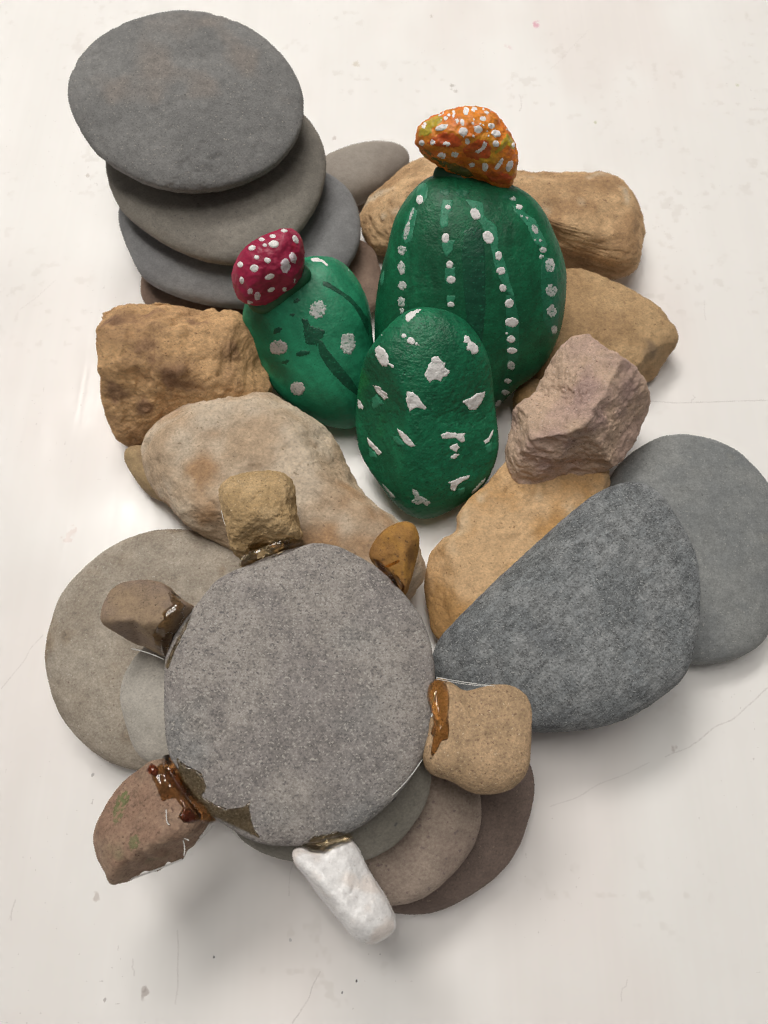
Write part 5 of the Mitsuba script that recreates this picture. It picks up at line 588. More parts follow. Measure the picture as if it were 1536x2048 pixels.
        ('paint_white', .3, .2, .12, 'dab', [2.4, 13, 2.4, 12.5, 2, 12.2, 1.2, 12, -0, 12.2, -1.1, 12.5, -1.8, 13, -2.8, 13.6, -2.2, 14, -1.9, 14.4, -1.1, 14.5, .5, 14.3, 1.5, 13.9, 2.1, 13.5]),
        ('paint_white', .3, .2, .12, 'dab', [9.8, 10.1, 9.5, 9.3, 8.7, 8.7, 7.7, 8.4, 6.4, 8.5, 5.3, 9, 4.6, 9.7, 4.4, 10.6, 4.6, 11.4, 5.3, 12, 6.5, 12.3, 7.8, 12.2, 8.9, 11.7, 9.6, 11]),
        ('paint_white', .3, .2, .12, 'dab', [3.9, 10.1, 3.7, 9.7, 3.3, 9.3, 2.8, 9.2, 2.2, 9.2, 1.6, 9.5, 1.2, 9.9, 1.1, 10.4, 1.3, 10.8, 1.6, 11.2, 2.1, 11.3, 2.8, 11.3, 3.4, 11, 3.7, 10.6]),
        ('paint_white', .3, .2, .12, 'dab', [-2.2, 10.3, -2.1, 9.7, -2.4, 9.1, -3.2, 8.5, -4.1, 8.3, -5.1, 8.2, -5.9, 8.5, -6.5, 9, -6.7, 9.7, -6.9, 10.4, -6.4, 10.9, -5.4, 11.2, -4.1, 11.2, -2.8, 10.8]),
        ('paint_white', .3, .2, .12, 'dab', [-.4, 4.9, -.6, 4.4, -1, 4, -1.6, 3.8, -2.3, 3.9, -2.9, 4.2, -3.3, 4.6, -3.5, 5.2, -3.3, 5.7, -2.9, 6.1, -2.2, 6.3, -1.5, 6.2, -.9, 5.9, -.5, 5.5]),
        ('paint_white', .3, .2, .12, 'dab', [5.1, 2.2, 4.5, 1.8, 3.8, 1.6, 3, 1.7, 2.3, 2.1, 1.9, 2.7, 1.7, 3.4, 1.9, 4, 2.4, 4.5, 3.1, 4.7, 3.9, 4.5, 4.6, 4.1, 5.1, 3.6, 5.3, 2.9]),
        ('paint_white', .3, .2, .12, 'dab', [17.6, 12.4, 17.8, 11.4, 17.8, 10.4, 17.6, 9.7, 17.2, 9.5, 16.6, 9.7, 16.1, 10.3, 15.6, 11.3, 15.4, 12.3, 15.4, 13.2, 15.6, 13.9, 15.9, 14.1, 16.4, 14, 17, 13.3]),
        ('paint_white', .3, .2, .12, 'dab', [-9.3, 2.3, -9.5, 1.6, -10.1, 1.1, -10.9, .9, -11.8, 1, -12.5, 1.3, -13.2, 1.9, -13.4, 2.6, -13.3, 3.3, -12.9, 3.8, -11.7, 4, -10.8, 3.9, -9.9, 3.5, -9.4, 2.9]),
        ('paint_white', .3, .2, .12, 'dab', [-1.2, -.1, -1.5, -1, -2.3, -1.6, -3.4, -1.9, -4.6, -1.8, -5.5, -1.3, -6.1, -.6, -6.2, .3, -5.9, 1.1, -5, 1.7, -4, 2, -2.8, 1.9, -1.9, 1.5, -1.3, .7]),
        ('paint_white', .3, .2, .12, 'dab', [-9.8, -4.9, -10, -5.8, -10.5, -6.5, -11.2, -6.9, -11.9, -7, -12.5, -6.6, -12.8, -6, -12.9, -5.1, -12.7, -4.2, -12.3, -3.5, -11.6, -3.1, -10.9, -3.1, -10.3, -3.4, -9.9, -4.1]),
        ('paint_white', .3, .2, .12, 'dab', [5.7, -3.8, 5.5, -4.5, 4.7, -5.2, 3.6, -5.7, 2.4, -6, 1.4, -6, .7, -5.7, .4, -5.1, .5, -4.4, 1.2, -3.8, 2.2, -3.2, 3.5, -2.9, 4.6, -3, 5.4, -3.3]),
        ('paint_white', .3, .2, .12, 'dab', [3.4, -10.3, 3.1, -10.9, 2.5, -11.4, 1.8, -11.9, .7, -12.1, -.1, -12.1, -.6, -11.8, -.7, -11.3, -.5, -10.7, .1, -10.2, 1, -9.7, 1.8, -9.5, 2.6, -9.5, 3.1, -9.8]),
        ('paint_white', .3, .2, .12, 'dab', [8.1, -11.4, 7.6, -11.9, 7, -12.3, 6.5, -12.5, 6.1, -12.5, 5.8, -12.2, 5.9, -11.7, 6, -11.1, 6.4, -10.5, 6.9, -10.1, 7.5, -9.9, 8, -10, 8.3, -10.3, 8.4, -10.8]),
        ('paint_lilac', .24, .5, .2, 'dab', [16.7, 3.9, 16.8, 2.6, 16.5, 1.5, 15.8, .7, 15.1, .5, 14.4, .8, 13.9, 1.7, 13.5, 2.8, 13.4, 4.1, 13.6, 5.2, 14.2, 5.9, 15, 6.1, 15.8, 5.8, 16.4, 5]),
        ('paint_lilac', .24, .5, .2, 'dab', [13.4, -.2, 13, -1.9, 12.1, -3.2, 11.1, -3.8, 10, -3.7, 9.3, -2.9, 8.9, -1.5, 9, .2, 9.4, 1.8, 10.2, 3.1, 11.3, 3.8, 12.4, 3.7, 13.3, 2.8, 13.7, 1.5]),
        ('paint_lilac', .24, .5, .2, 'dab', [-6.5, -10.7, -7, -11.5, -7.7, -12.1, -8.5, -12.3, -9.2, -12.3, -9.8, -11.9, -10, -11.2, -10, -10.4, -9.5, -9.7, -8.7, -9.1, -7.9, -8.8, -7.1, -8.9, -6.6, -9.3, -6.4, -9.9]),
        ('paint_lilac', .24, .5, .2, 'dab', [-4.2, -13.4, -4.7, -14.4, -5.4, -15.2, -6.3, -15.6, -7, -15.5, -7.6, -15, -7.8, -14.1, -7.5, -13, -6.8, -12, -6, -11.2, -5.1, -10.9, -4.4, -10.9, -3.8, -11.5, -3.7, -12.3]),
        ('paint_lilac', .24, .5, .2, 'dab', [14.1, -7.7, 13.4, -8.3, 12.9, -8.8, 12.7, -9, 12.4, -8.9, 12.3, -8.6, 12.7, -8.1, 12.9, -7.5, 13.2, -6.9, 13.6, -6.5, 13.9, -6.3, 14.3, -6.4, 14.6, -6.7, 14.5, -7.1]),
        ('paint_lilac', .24, .5, .2, 'dab', [-9.4, -16.7, -10.2, -17.1, -10.9, -17.2, -12.6, -17.2, -13.2, -16.9, -12.7, -16.4, -12.2, -15.8, -11.9, -15.3, -11.3, -14.9, -10.7, -14.8, -10.1, -14.9, -9.6, -15.2, -9.3, -15.7, -9.2, -16.2]),
    ],
    'flower_orange': [
        ('flower_yellow', .12, .9, .05, 'stroke', [-26.1, 7.7, -23.1, 10.7, -19.3, 12.7, -15.4, 13.8, -14.5, 10.8, -16.4, 8.3, -19.4, 6.7, -19.4, 4.6, -22.7, 3.3, -26, 3.7]),
        ('flower_yellow', .12, .9, .05, 'stroke', [15.3, 5.4, 20.3, 3.2, 21.9, -.4, 19.4, -2.2, 15.7, -.3, 13.1, -3.1, 10.1, -4.5, 9.6, -3.1, 12.7, .3]),
        ('flower_red', .14, .9, .05, 'stroke', [-17.5, 4.2, -14.2, 5.4, -10.5, 5, -5.9, 2.3, -4.9, .3, -7.7, -1.7, -12.3, -1.3, -17.7, -.9, -22.2, .6, -20.8, 2.5]),
        ('flower_red', .14, .9, .05, 'stroke', [-4.1, -.4, .2, 1.5, 3.9, 2.5, 7.1, .9, 8.4, -2.4, 8, -5.8, 2.8, -6.4, -2.5, -4.9, -5.3, -3]),
        ('flower_red', .14, .9, .05, 'stroke', [6, -12, 10.4, -11, 16.8, -11.7, 20.9, -13.4, 20.3, -16.3, 15.6, -17.4, 9.8, -15.6]),
        ('flower_olive', .12, .9, .05, 'stroke', [-24.7, -.5, -20.9, -2.1, -15.6, -6.2, -8.5, -7.3, -1.1, -9.8, 2.7, -13.3, -1.2, -14, -9.1, -11.7, -21.8, -4.4]),
        ('paint_white', .3, .4, .15, 'dab', [-4.9, 9.4, -5, 8.8, -5.4, 8.3, -5.8, 8, -6.3, 8.1, -6.7, 8.4, -7.1, 8.8, -7.2, 9.5, -7, 10.1, -6.7, 10.7, -6.2, 10.9, -5.7, 10.9, -5.3, 10.6, -5, 10.1]),
        ('paint_white', .3, .4, .15, 'dab', [-3.2, 5.3, -3.4, 4.3, -4, 3.6, -4.9, 3.2, -5.9, 3.2, -6.8, 3.6, -7.5, 4.4, -7.7, 5.3, -7.5, 6.3, -6.9, 7, -6, 7.4, -5, 7.3, -4.1, 6.9, -3.4, 6.2]),
        ('paint_white', .3, .4, .15, 'dab', [3.6, 6.1, 3.4, 5.3, 2.8, 4.7, 2, 4.3, 1, 4.3, .2, 4.7, -.5, 5.3, -.7, 6, -.5, 6.8, 0, 7.5, .9, 7.8, 1.8, 7.8, 2.7, 7.5, 3.3, 6.8]),
        ('paint_white', .3, .4, .15, 'dab', [9.7, 7.9, 9.5, 7.3, 8.9, 6.7, 8.2, 6.4, 7.3, 6.4, 6.5, 6.6, 6, 7.1, 5.8, 7.7, 6, 8.3, 6.5, 8.8, 7.2, 9.1, 8.1, 9.2, 8.8, 8.9, 9.5, 8.5]),
        ('paint_white', .3, .4, .15, 'dab', [12.8, 4, 12.3, 3.3, 11.4, 2.9, 10.2, 2.7, 9, 2.9, 8.2, 3.5, 7.6, 4.2, 7.6, 5.1, 8.1, 5.8, 8.9, 6.3, 10.3, 6.5, 11.4, 6.3, 12.3, 5.7, 12.8, 4.9]),
        ('paint_white', .3, .4, .15, 'dab', [5.3, 10.3, 4.9, 9.9, 4.2, 9.5, 3.4, 9.5, 2.7, 9.7, 2.1, 10.2, 1.8, 10.7, 1.9, 11.3, 2.4, 11.9, 3, 12.2, 3.8, 12.2, 4.5, 11.9, 5.1, 11.5, 5.4, 10.9]),
        ('paint_white', .3, .4, .15, 'dab', [-10.8, .3, -10.9, -.3, -11.5, -.8, -12.3, -1, -13.2, -1, -14.1, -.7, -14.7, -.2, -15, .4, -14.8, 1, -14.2, 1.5, -13.4, 1.7, -12.4, 1.7, -11.6, 1.4, -11, .9]),
        ('paint_white', .3, .4, .15, 'dab', [-17.8, 1.1, -17.9, .4, -18.3, -0, -18.9, -.3, -19.6, -.3, -20.2, 0, -20.6, .5, -20.8, 1.2, -20.7, 1.8, -20.3, 2.3, -19.7, 2.6, -19, 2.6, -18.4, 2.3, -17.9, 1.7]),
        ('paint_white', .3, .4, .15, 'dab', [-1.9, 1.3, -2, .6, -2.3, .1, -2.8, -.1, -3.4, -.1, -4, .1, -4.4, .6, -4.6, 1.3, -4.6, 1.9, -4.3, 2.4, -3.8, 2.7, -3.2, 2.6, -2.6, 2.4, -2.2, 1.9]),
        ('paint_white', .3, .4, .15, 'dab', [11.7, 1.1, 11.9, .4, 11.8, -.4, 11.5, -.9, 10.9, -1.3, 10, -1.3, 9.2, -1.1, 8.6, -.6, 8.3, .1, 8.4, .8, 8.7, 1.4, 9.4, 1.8, 10.3, 1.8, 11.1, 1.6]),
        ('paint_white', .3, .4, .15, 'dab', [21.9, -.7, 21.6, -.9, 19.9, -1.2, 19.1, -1, 18.4, -.5, 18, .1, 18.7, 1.1, 19.4, 1.7, 20.6, 2.3]),
        ('paint_white', .3, .4, .15, 'dab', [17.2, 7.1, 17.1, 6.6, 16.2, 6.2, 16, 6.4, 15.4, 6.9, 14.9, 7.6, 14.2, 8.1, 14.1, 8.8, 14.4, 9.4, 14.9, 9.7]),
        ('paint_white', .3, .4, .15, 'dab', [-12.2, 8.2, -12.3, 7.5, -13, 6.7, -14.1, 6, -15.5, 5.6, -16.8, 5.5, -17.9, 5.7, -18.4, 6.3, -18.4, 6.9, -17.7, 7.7, -16.5, 8.4, -15.1, 8.8, -13.8, 8.9, -12.7, 8.7]),
        ('paint_white', .3, .4, .15, 'dab', [-12.2, 11.3, -12.3, 10.8, -12.7, 10.5, -13.2, 10.3, -13.7, 10.3, -14.2, 10.5, -14.5, 10.9, -14.5, 11.4, -14.3, 11.9, -14, 12.2, -13.5, 12.4, -13, 12.4, -12.5, 12.1, -12.2, 11.8]),
        ('paint_white', .3, .4, .15, 'dab', [-2.2, 14.3, -2.7, 13.2, -3.2, 12.4, -3.8, 12.1, -4.5, 12.1, -5, 12.6, -5.3, 13.4, -5.2, 14.5, -4.7, 15.7, -3.5, 17.2, -2.8, 17.6, -2.1, 17.6, -1.5, 17.1, -1.6, 15.8]),
        ('paint_white', .3, .4, .15, 'dab', [1.9, 15.4, 1.5, 14.8, 1, 14.5, .3, 14.3, -.5, 14.2, -1, 14.5, -1.4, 14.9, -1.4, 15.4, -.9, 16.2, .3, 17.1, .8, 17.2, 1.3, 16.9, 1.7, 16.5, 2.1, 16]),
        ('paint_white', .3, .4, .15, 'dab', [7.3, 13.2, 6.8, 12.8, 6.2, 12.6, 5.5, 12.7, 4.8, 12.9, 4.2, 13.3, 3.8, 13.7, 4, 14.2, 4.4, 14.6, 5, 14.7, 5.7, 14.7, 6.5, 14.5, 7.1, 14.1, 7.5, 13.7]),
        ('paint_white', .3, .4, .15, 'dab', [-8.8, 12.7, -9.1, 12, -9.5, 11.4, -10, 11.2, -10.3, 11.3, -10.5, 11.7, -10.5, 12.4, -10.2, 13.3, -9.6, 14.3, -9.2, 14.8, -8.8, 15, -8.4, 14.9, -8.4, 14.3, -8.4, 13.7]),
        ('paint_white', .3, .4, .15, 'dab', [-14.3, 13.8, -14.5, 13.3, -14.8, 12.8, -15.3, 12.5, -15.7, 12.7, -16.4, 12.6, -16.7, 12.9, -16.9, 13.3, -16.6, 14, -16.2, 14.4, -15.7, 14.7, -15.1, 14.9, -14.8, 14.5, -14.4, 14.3]),
        ('paint_white', .3, .4, .15, 'dab', [-7.5, 9.5, -7.6, 9, -7.8, 8.7, -8.1, 8.5, -8.4, 8.5, -8.7, 8.7, -8.9, 9, -9, 9.5, -8.9, 10, -8.7, 10.3, -8.4, 10.5, -8.1, 10.6, -7.8, 10.3, -7.6, 10]),
        ('paint_white', .24, .4, .12, 'dab', [-5.1, 4.7, -5.6, 4.8, -5.9, 5, -6.1, 5.3, -6, 5.5, -5.8, 5.7, -5.5, 5.8, -5, 5.7, -4.6, 5.6, -4.2, 5.4, -4.1, 5.2, -4.1, 5, -4.3, 4.8, -4.7, 4.7]),
        ('paint_white', .24, .4, .12, 'dab', [13.9, 10, 14, 10.4, 14.3, 10.8, 15.1, 9.3, 14.8, 9.1, 14.5, 9, 14.2, 9.2, 14, 9.5]),
        ('paint_white', .24, .4, .12, 'dab', [-5.4, 2.5, -5.7, 2.7, -5.8, 2.9, -5.8, 3.3, -5.7, 3.6, -5.5, 3.9, -5.2, 4.1, -4.9, 4, -4.7, 3.9, -4.6, 3.6, -4.6, 3.2, -4.7, 2.9, -4.9, 2.6, -5.1, 2.5]),
        ('paint_white', .24, .4, .12, 'dab', [6.6, 2.9, 6.3, 2.9, 6.1, 3.1, 5.9, 3.4, 5.9, 3.7, 6, 4, 6.2, 4.2, 6.5, 4.3, 6.7, 4.3, 7, 4.1, 7.1, 3.8, 7.1, 3.4, 7, 3.1, 6.8, 2.9]),
        ('paint_white', .24, .4, .12, 'dab', [-.4, 8.2, -.7, 8.1, -1, 8.1, -1.4, 8.2, -1.7, 8.4, -1.9, 8.8, -2, 9.1, -1.9, 9.3, -1.6, 9.5, -1.2, 9.5, -.9, 9.4, -.5, 9.1, -.3, 8.8, -.3, 8.5]),
        ('paint_white', .24, .4, .12, 'dab', [.5, 6.4, .2, 6.3, -.2, 6.3, -.6, 6.4, -.9, 6.7, -1, 7.1, -1, 7.4, -.8, 7.7, -.4, 7.9, -.1, 7.9, .3, 7.7, .6, 7.4, .8, 7.1, .7, 6.7]),
        ('paint_white', .24, .4, .12, 'dab', [6.3, 5.2, 5.9, 5.1, 5.6, 5.1, 5.4, 5.2, 5.2, 5.4, 5.3, 5.7, 5.4, 5.9, 5.7, 6.1, 6, 6.2, 6.4, 6.2, 6.7, 6.1, 6.8, 5.9, 6.8, 5.6, 6.6, 5.4]),
        ('paint_white', .24, .4, .12, 'dab', [-11.6, 11.8, -12, 11.7, -12.5, 11.9, -12.7, 12.2, -12.9, 12.6, -12.8, 13, -12.5, 13.5, -11.9, 13.9, -11.4, 14.1, -11, 13.9, -10.9, 13.4, -10.8, 12.9, -10.9, 12.4, -11.2, 12]),
        ('paint_white', .24, .4, .12, 'dab', [7.5, 14.6, 8.5, 15.8, 8.1, 15.8, 9.3, 14.8, 8.9, 14.6, 8.6, 14.5, 7.8, 14.3]),
        ('paint_white', .24, .4, .12, 'dab', [-8.3, 9.9, -8.8, 9.9, -9.2, 10, -9.5, 10.2, -9.5, 10.5, -9.4, 10.7, -9, 11, -8.6, 11.1, -8.1, 11.2, -7.7, 11.1, -7.4, 10.9, -7.4, 10.6, -7.5, 10.3, -7.9, 10.1]),
        ('paint_white', .24, .4, .12, 'dab', [-.2, 2.7, -.5, 2.6, -.9, 2.6, -1.2, 2.8, -1.5, 3.1, -1.6, 3.5, -1.5, 3.8, -1.3, 4, -1, 4.1, -.6, 4.1, -.3, 3.9, -0, 3.6, .1, 3.2, 0, 2.9]),
        ('paint_white', .24, .4, .12, 'dab', [-8.7, 14.2, -9.2, 13.9, -9.6, 13.8, -9.8, 14.1, -10, 14.5, -10.1, 14.9, -9.7, 15.6, -9.7, 15.7, -9.4, 15.9, -8.6, 16.5, -8.7, 15.8, -8.4, 15.5, -8.3, 15.1, -8.5, 14.6]),
        ('paint_white', .24, .4, .12, 'dab', [-.9, 13.7, -1.1, 14, -1, 14.5, -.8, 14.9, -.4, 15.4, .1, 15.7, .4, 15.6, .6, 15.4, .8, 15, .6, 14.5, .5, 14.1, .2, 13.7, -.2, 13.5, -.6, 13.4]),
        ('paint_white', .24, .4, .12, 'dab', [-14.6, 6.8, -14.9, 6.7, -15.3, 6.7, -15.5, 6.9, -15.7, 7.1, -15.7, 7.4, -15.5, 7.7, -15.2, 7.9, -14.9, 8, -14.6, 8, -14.3, 7.8, -14.2, 7.5, -14.2, 7.3, -14.3, 7]),
        ('paint_white', .24, .4, .12, 'dab', [4.4, 7.5, 4.2, 7.4, 3.9, 7.4, 3.6, 7.5, 3.3, 7.7, 3.1, 8, 3, 8.2, 3.2, 8.4, 3.4, 8.6, 3.7, 8.6, 4, 8.5, 4.3, 8.3, 4.4, 8, 4.5, 7.7]),
        ('paint_white', .24, .4, .12, 'dab', [-15.8, 10.1, -15.9, 10.2, -16, 10.5, -15.9, 10.8, -15.8, 11.1, -15.5, 11.3, -15.2, 11.4, -15, 11.3, -14.8, 11.1, -14.8, 10.8, -14.9, 10.5, -15, 10.2, -15.3, 10, -15.5, 10]),
        ('paint_white', .24, .4, .12, 'dab', [-1.5, 8.1, -2, 8.3, -2.3, 8.6, -2.4, 8.9, -2.3, 9.2, -2.1, 9.4, -1.6, 9.5, -1.1, 9.5, -.7, 9.3, -.4, 9, -.3, 8.7, -.4, 8.4, -.7, 8.1, -1.1, 8.1]),
        ('paint_white', .24, .4, .12, 'dab', [-14.8, 13.6, -14.8, 14.1, -14.7, 14.6, -14.5, 15, -14.3, 15.1, -14, 15.2, -13.5, 15.4, -13.5, 14.8, -13.3, 14.6, -13.5, 14.1, -13.7, 13.7, -14.1, 13.3, -14.4, 13.2, -14.7, 13.3]),
        ('paint_white', .24, .4, .12, 'dab', [-0, 9.6, -.3, 9.5, -.6, 9.6, -.9, 9.8, -1.1, 10.1, -1.2, 10.4, -1.2, 10.7, -1.1, 10.9, -.8, 11, -.5, 10.9, -.2, 10.7, 0, 10.5, .2, 10.1, .1, 9.9]),
        ('paint_white', .24, .4, .12, 'dab', [-8.7, 9.6, -8.9, 10, -8.8, 10.4, -8.6, 10.7, -8.2, 10.9, -7.8, 11, -7.4, 10.8, -7.1, 10.5, -7, 10.1, -7, 9.7, -7.2, 9.3, -7.6, 9.1, -8, 9.1, -8.4, 9.3]),
        ('paint_white', .24, .4, .12, 'dab', [3.6, 15.1, 3.7, 15.5, 4.6, 16.5, 5, 16.9, 5, 16.7, 5.7, 17, 5.5, 16.4, 5.5, 15.9, 5, 15.2, 4.8, 14.8, 4.6, 14.6, 4.3, 14.5, 4, 14.5, 3.8, 14.8]),
        ('paint_white', .24, .4, .12, 'dab', [-6.1, 7.7, -6.3, 8, -6.3, 8.3, -6.1, 8.6, -5.8, 8.9, -5.5, 9, -5.2, 9, -4.9, 8.9, -4.8, 8.6, -4.8, 8.3, -4.9, 7.9, -5.2, 7.7, -5.5, 7.6, -5.8, 7.6]),
        ('paint_white', .24, .4, .12, 'dab', [3.1, 8.2, 2.9, 8, 2.6, 7.8, 2.3, 7.8, 1.9, 7.9, 1.7, 8.1, 1.6, 8.4, 1.6, 8.7, 1.8, 9, 2.1, 9.2, 2.5, 9.2, 2.9, 9.1, 3.1, 8.9, 3.2, 8.6]),
        ('paint_white', .3, .4, .15, 'dab', [.2, -2.7, 3.2, -1.1, 3.9, 1.5, 6.3, 1, 6.2, -1.1, 4.2, -3.1, 2.4, -3.7, .6, -3.4]),
        ('paint_white', .3, .4, .15, 'dab', [10.6, -9.9, 12.5, -6.8, 14.1, -5.1, 15.1, -6.2, 14, -9.2, 11.9, -11]),
        ('paint_white', .24, .45, .15, 'dab', [-12.6, -4.5, -12.8, -5.2, -13.4, -5.7, -14.2, -5.9, -15.2, -5.9, -16.1, -5.6, -16.9, -5.1, -17.1, -4.4, -16.9, -3.7, -16.4, -3.2, -15.5, -2.9, -14.5, -3, -13.6, -3.3, -12.9, -3.8]),
        ('paint_white', .24, .45, .15, 'dab', [-6.5, -4.1, -6.6, -4.8, -7.1, -5.3, -7.8, -5.6, -8.6, -5.6, -9.4, -5.3, -10, -4.7, -10.3, -4.1, -10.3, -3.5, -9.8, -3, -9.1, -2.8, -8.3, -2.8, -7.4, -3, -6.7, -3.5]),
        ('paint_white', .24, .45, .15, 'dab', [1.9, -8.4, 1.8, -9, 1.5, -9.4, .9, -9.6, .1, -9.6, -.5, -9.4, -1, -8.9, -1.3, -8.4, -1.2, -7.8, -.8, -7.4, -.2, -7.1, .5, -7.2, 1.1, -7.4, 1.6, -7.9]),
        ('paint_white', .24, .45, .15, 'dab', [8.1, -9.4, 8.1, -10.3, 7.8, -11.1, 7.2, -11.5, 6.4, -11.5, 5.6, -11.1, 5.1, -10.3, 4.7, -9.4, 4.7, -8.5, 5, -7.7, 5.6, -7.4, 6.3, -7.4, 7.2, -7.8, 7.8, -8.5]),
        ('paint_white', .24, .45, .15, 'dab', [20, -9.5, 19.5, -10.5, 18.6, -11.3, 17.7, -11.5, 16.9, -11.2, 16.4, -10.4, 16.1, -9.4, 16.4, -8.2, 17, -7.2, 17.8, -6.5, 18.7, -6.3, 19.6, -6.5, 20.1, -7.3, 20.2, -8.4]),
        ('paint_white', .24, .45, .15, 'dab', [-21.9, 8.6, -22.1, 7.8, -22.5, 7.2, -23.1, 6.8, -23.8, 6.9, -24.4, 7.3, -24.8, 8.2, -24.7, 9.3, -22.8, 11, -22.2, 10.5, -21.9, 9.6]),
        ('paint_white', .24, .45, .15, 'dab', [-22.7, .9, -22.9, .3, -23.3, -.2, -23.8, -.4, -24.5, -.4, -25.1, 0, -25.5, .7, -25.8, 1.3, -25.6, 2, -25.3, 2.4, -24.7, 2.6, -24, 2.6, -23.4, 2.2, -22.9, 1.6]),
    ],
    'shell': [
        ('glue_amber', .6, .9, .42, 'glue', [-47.2, -23.3, -43.1, -26.7, -35.9, -29.7, -33.3, -35.1, -34.9, -38.4, -30.3, -40.8, -24.8, -42.8, -18.2, -42, -16.2, -40, -15.7, -45.7, -14, -50.5, -10.5, -54.1, -32.5, -45.3, -37, -41.6, -42.8, -35.8]),
        ('glue_amber', .6, .9, .42, 'glue', [5, -55.5, 8.1, -52.4, 13.3, -51.4, 17.6, -50.7, 21.2, -51.5]),
        ('glue_amber', .6, .9, .42, 'glue', [-28.5, 53.2, -.3, 63, -12.3, 60.1, -20.1, 55.3, -27, 52.2]),
        ('glue_amber', .6, .9, .42, 'glue', [-45.9, 35.4, -47.8, 26.6, -51.5, 17.4, -53.7, 9.7, -56.1, 11.3]),
    ],
    'head': [
        ('moss_stain', .08, 1.2, 0, 'stain', [-11.5, 10.5, -7.4, 12.4, -5.3, 9.4, -6, 5.4, -7, 1.2, -9.3, .2, -11.7, 4.6]),
        ('moss_stain', .08, 1.2, 0, 'stain', [-1.3, -3.6, 1.3, -2.1, 3.8, -4.3, 2.4, -8.2, .1, -8.9]),
        ('glue_orange', .9, .9, .42, 'glue', [5, 22.4, 11.9, 16.5, 18.3, 9.7, 22.7, 4, 22.6, 1.2, 19.2, .9, 16.7, 3.4, 17.6, 6.4, 14, 9.5, 8.6, 8.3, 5.5, 12.7, 1.4, 18.4]),
        ('glue_red', 1, .5, .42, 'glue', [.8, 22.5, 4.2, 20, 5.6, 16.7, 2.6, 17.6, -1, 19.2]),
        ('glue_red', 1.1, .5, .42, 'glue', [16.9, 4.1, 19.6, 6.2, 22.2, 2.8, 22.2, .9, 19.2, .9]),
    ],
    'leg_left': [
        ('glue_amber', .8, .6, .42, 'glue', [7.9, 11.9, 19.3, 2.5, 15.8, -5.3, 10.3, -14.3, 5, -14.4, 5.4, -9.4, 11.7, -3.3, 10.2, -1, 14, 2.6]),
    ],
    'leg_top': [
        ('glue_amber', .5, .8, .42, 'glue', [-3.5, -14.3, 1.8, -13.1, 7.6, -14.5, 13.3, -12.4, 18.3, -11.2, 12.2, -14.8, 1.7, -16.5, -4.8, -18.9]),
    ],
    'tail': [
        ('glue_orange', .8, .4, .42, 'glue', [-9.9, -4.8, -5.9, -5.8, -.7, -3.2, -.4, -4.6, -5.7, -7.5]),
        ('glue_orange', .6, .5, .42, 'glue', [-4.9, -9.5, -.7, -10, 3.4, -15.6, 1.8, -16.8, -1.8, -11.8]),
    ],
}
for glue, tint in (("glue_amber", [0.88, 0.79, 0.62]), ("glue_orange", [0.87, 0.69, 0.44]), ("glue_red", [0.82, 0.44, 0.28])):
    scene[glue + "_glue"] = {"type": "dielectric", "int_ior": 1.48, "specular_transmittance": {"type": "rgb", "value": tint}}
# key, body stone, paint of the body, flower, paint of the flower, glue collar, labels
CACTI = [
    ("painted_cactus", "tall", "green_dark", "flower_orange", "flower_orange", "collar", "tall dark green painted cactus stone with dotted ribs and an orange flower stone on top"),
    ("painted_cactus_001", "small", "green_light", "flower_pink", "flower_pink", "collar_small", "light green painted cactus stone with dark strokes and a pink flower stone on its shoulder"),
    ("painted_cactus_002", "front", "green_front", None, None, None, "flowerless green painted cactus stone in front, with ragged white dabs"),
]


def coats(parent, stone, skin="paint_skin"):
    surf = surface(MESH[stone], STONES[stone]["o"], STONES[stone]["n"])
    for j, (kind, height, ragged, bumps, name, flat) in enumerate(PATCHES.get(stone, ())):
        thin = name in ("stroke", "rib", "stain")
        step = 0.55 if name == "glue" else 0.45
        m = patch_mesh(surf, np.reshape(flat, (-1, 2)), height, 1.6 if name == "glue" else (0.5 if thin else 0.8), step, 17 * j + len(stone), ragged, bumps,
                       0.15, 3.0 if name == "glue" else 1.6, 0.9 if name == "glue" else 0.0)
        if m is None:
            continue
        part(parent, {"dab": "paint_dab", "stroke": "paint_stroke", "rib": "paint_rib", "glue": "glue_film", "stain": "green_stain"}[name], m, kind, kind + "_glue" if name == "glue" else {"stain": "stone_skin"}.get(name, skin))


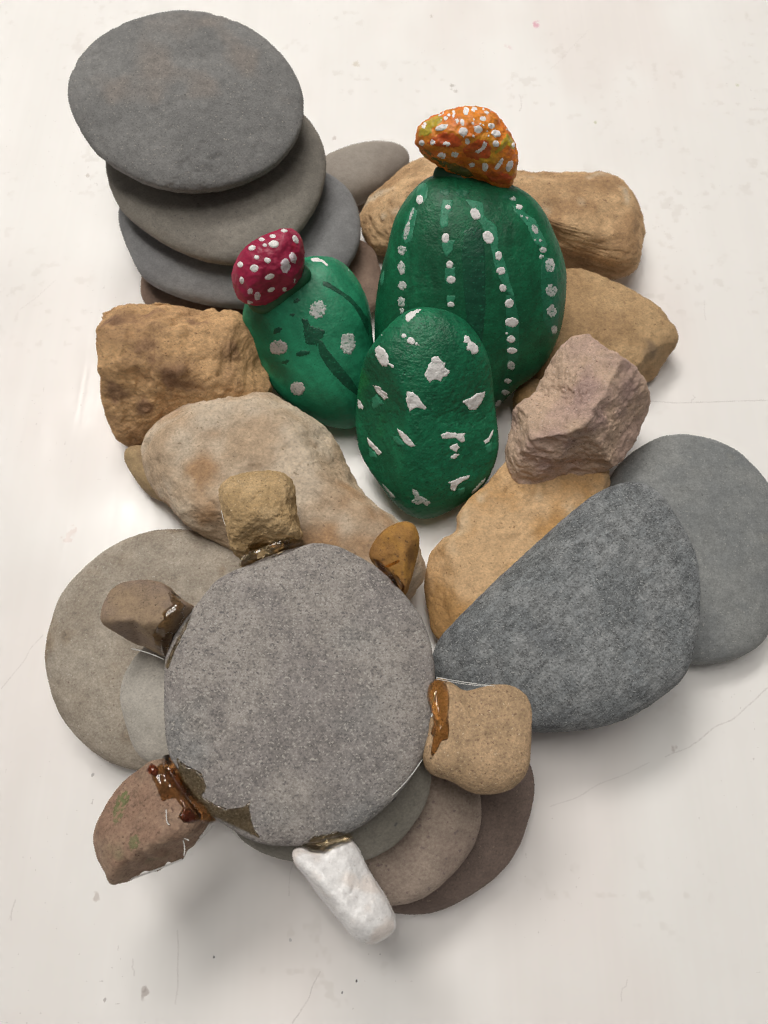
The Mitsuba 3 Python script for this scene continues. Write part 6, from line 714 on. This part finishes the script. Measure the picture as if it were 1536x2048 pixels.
for key, body, paint, flower, petal, collar, label in CACTI:
    tag(key, label, "cactus decoration", "cactus stones painted green")
    b = part(key, "body", MESH[body], paint, "paint_skin")
    coats(b, body)
    if flower:
        part(key, "glue_collar", MESH[collar], "green_collar", "paint_skin")
        f = part(key, "flower", MESH[flower], petal, "paint_skin")
        coats(f, flower)

for piece, stone in (("shell", "shell"), ("head", "head"), ("tail", "tail"), ("leg", "leg_top"), ("leg_001", "leg_left"), ("leg_003", "leg_right")):
    coats(f"{t}__{piece}", stone)


def tube_mesh(points, r, sides=6):
    p = np.asarray(points, float)
    s = np.linspace(0, 1, len(p))
    p = CubicSpline(s, p)(np.linspace(0, 1, 24)) if len(p) > 2 else p
    d = np.gradient(p, axis=0)
    d /= np.linalg.norm(d, axis=1, keepdims=True)
    a = np.cross(d, [0.1, 0.2, 1.0])
    a /= np.linalg.norm(a, axis=1, keepdims=True)
    b = np.cross(d, a)
    w = np.arange(sides) * 2 * np.pi / sides
    rr = r * (0.7 + 0.6 * meshkit.noise(p / 3.0, 3))[:, None, None]
    V = p[:, None] + rr * (np.cos(w)[None, :, None] * a[:, None] + np.sin(w)[None, :, None] * b[:, None])
    i, j = np.meshgrid(np.arange(len(p) - 1), np.arange(sides), indexing="ij")
    q = np.stack([i * sides + j, i * sides + (j + 1) % sides, (i + 1) * sides + (j + 1) % sides, (i + 1) * sides + j], -1).reshape(-1, 4)
    return V.reshape(-1, 3), np.vstack([q[:, [0, 1, 2]], q[:, [0, 2, 3]]])


for stone in ("joint_head", "joint_tail", "joint_top", "joint_left", "joint_white", "joint_right"):
    part(t, "glue_joint", MESH[stone], "glue_amber", "glue_amber_glue" if stone in ("joint_top", "joint_left", "joint_white") else "glue_orange_glue")
scene["clear_glue"] = {"type": "principled", "base_color": {"type": "rgb", "value": [0.72, 0.71, 0.68]}, "roughness": 0.18, "specular": 0.7}
for points, r in STRANDS:
    P, f = tube_mesh(points, r)
    scene[numbered(t + "__glue_strand")] = mikit.ply((P / 1000.0, f), "clear_glue", smooth=True)
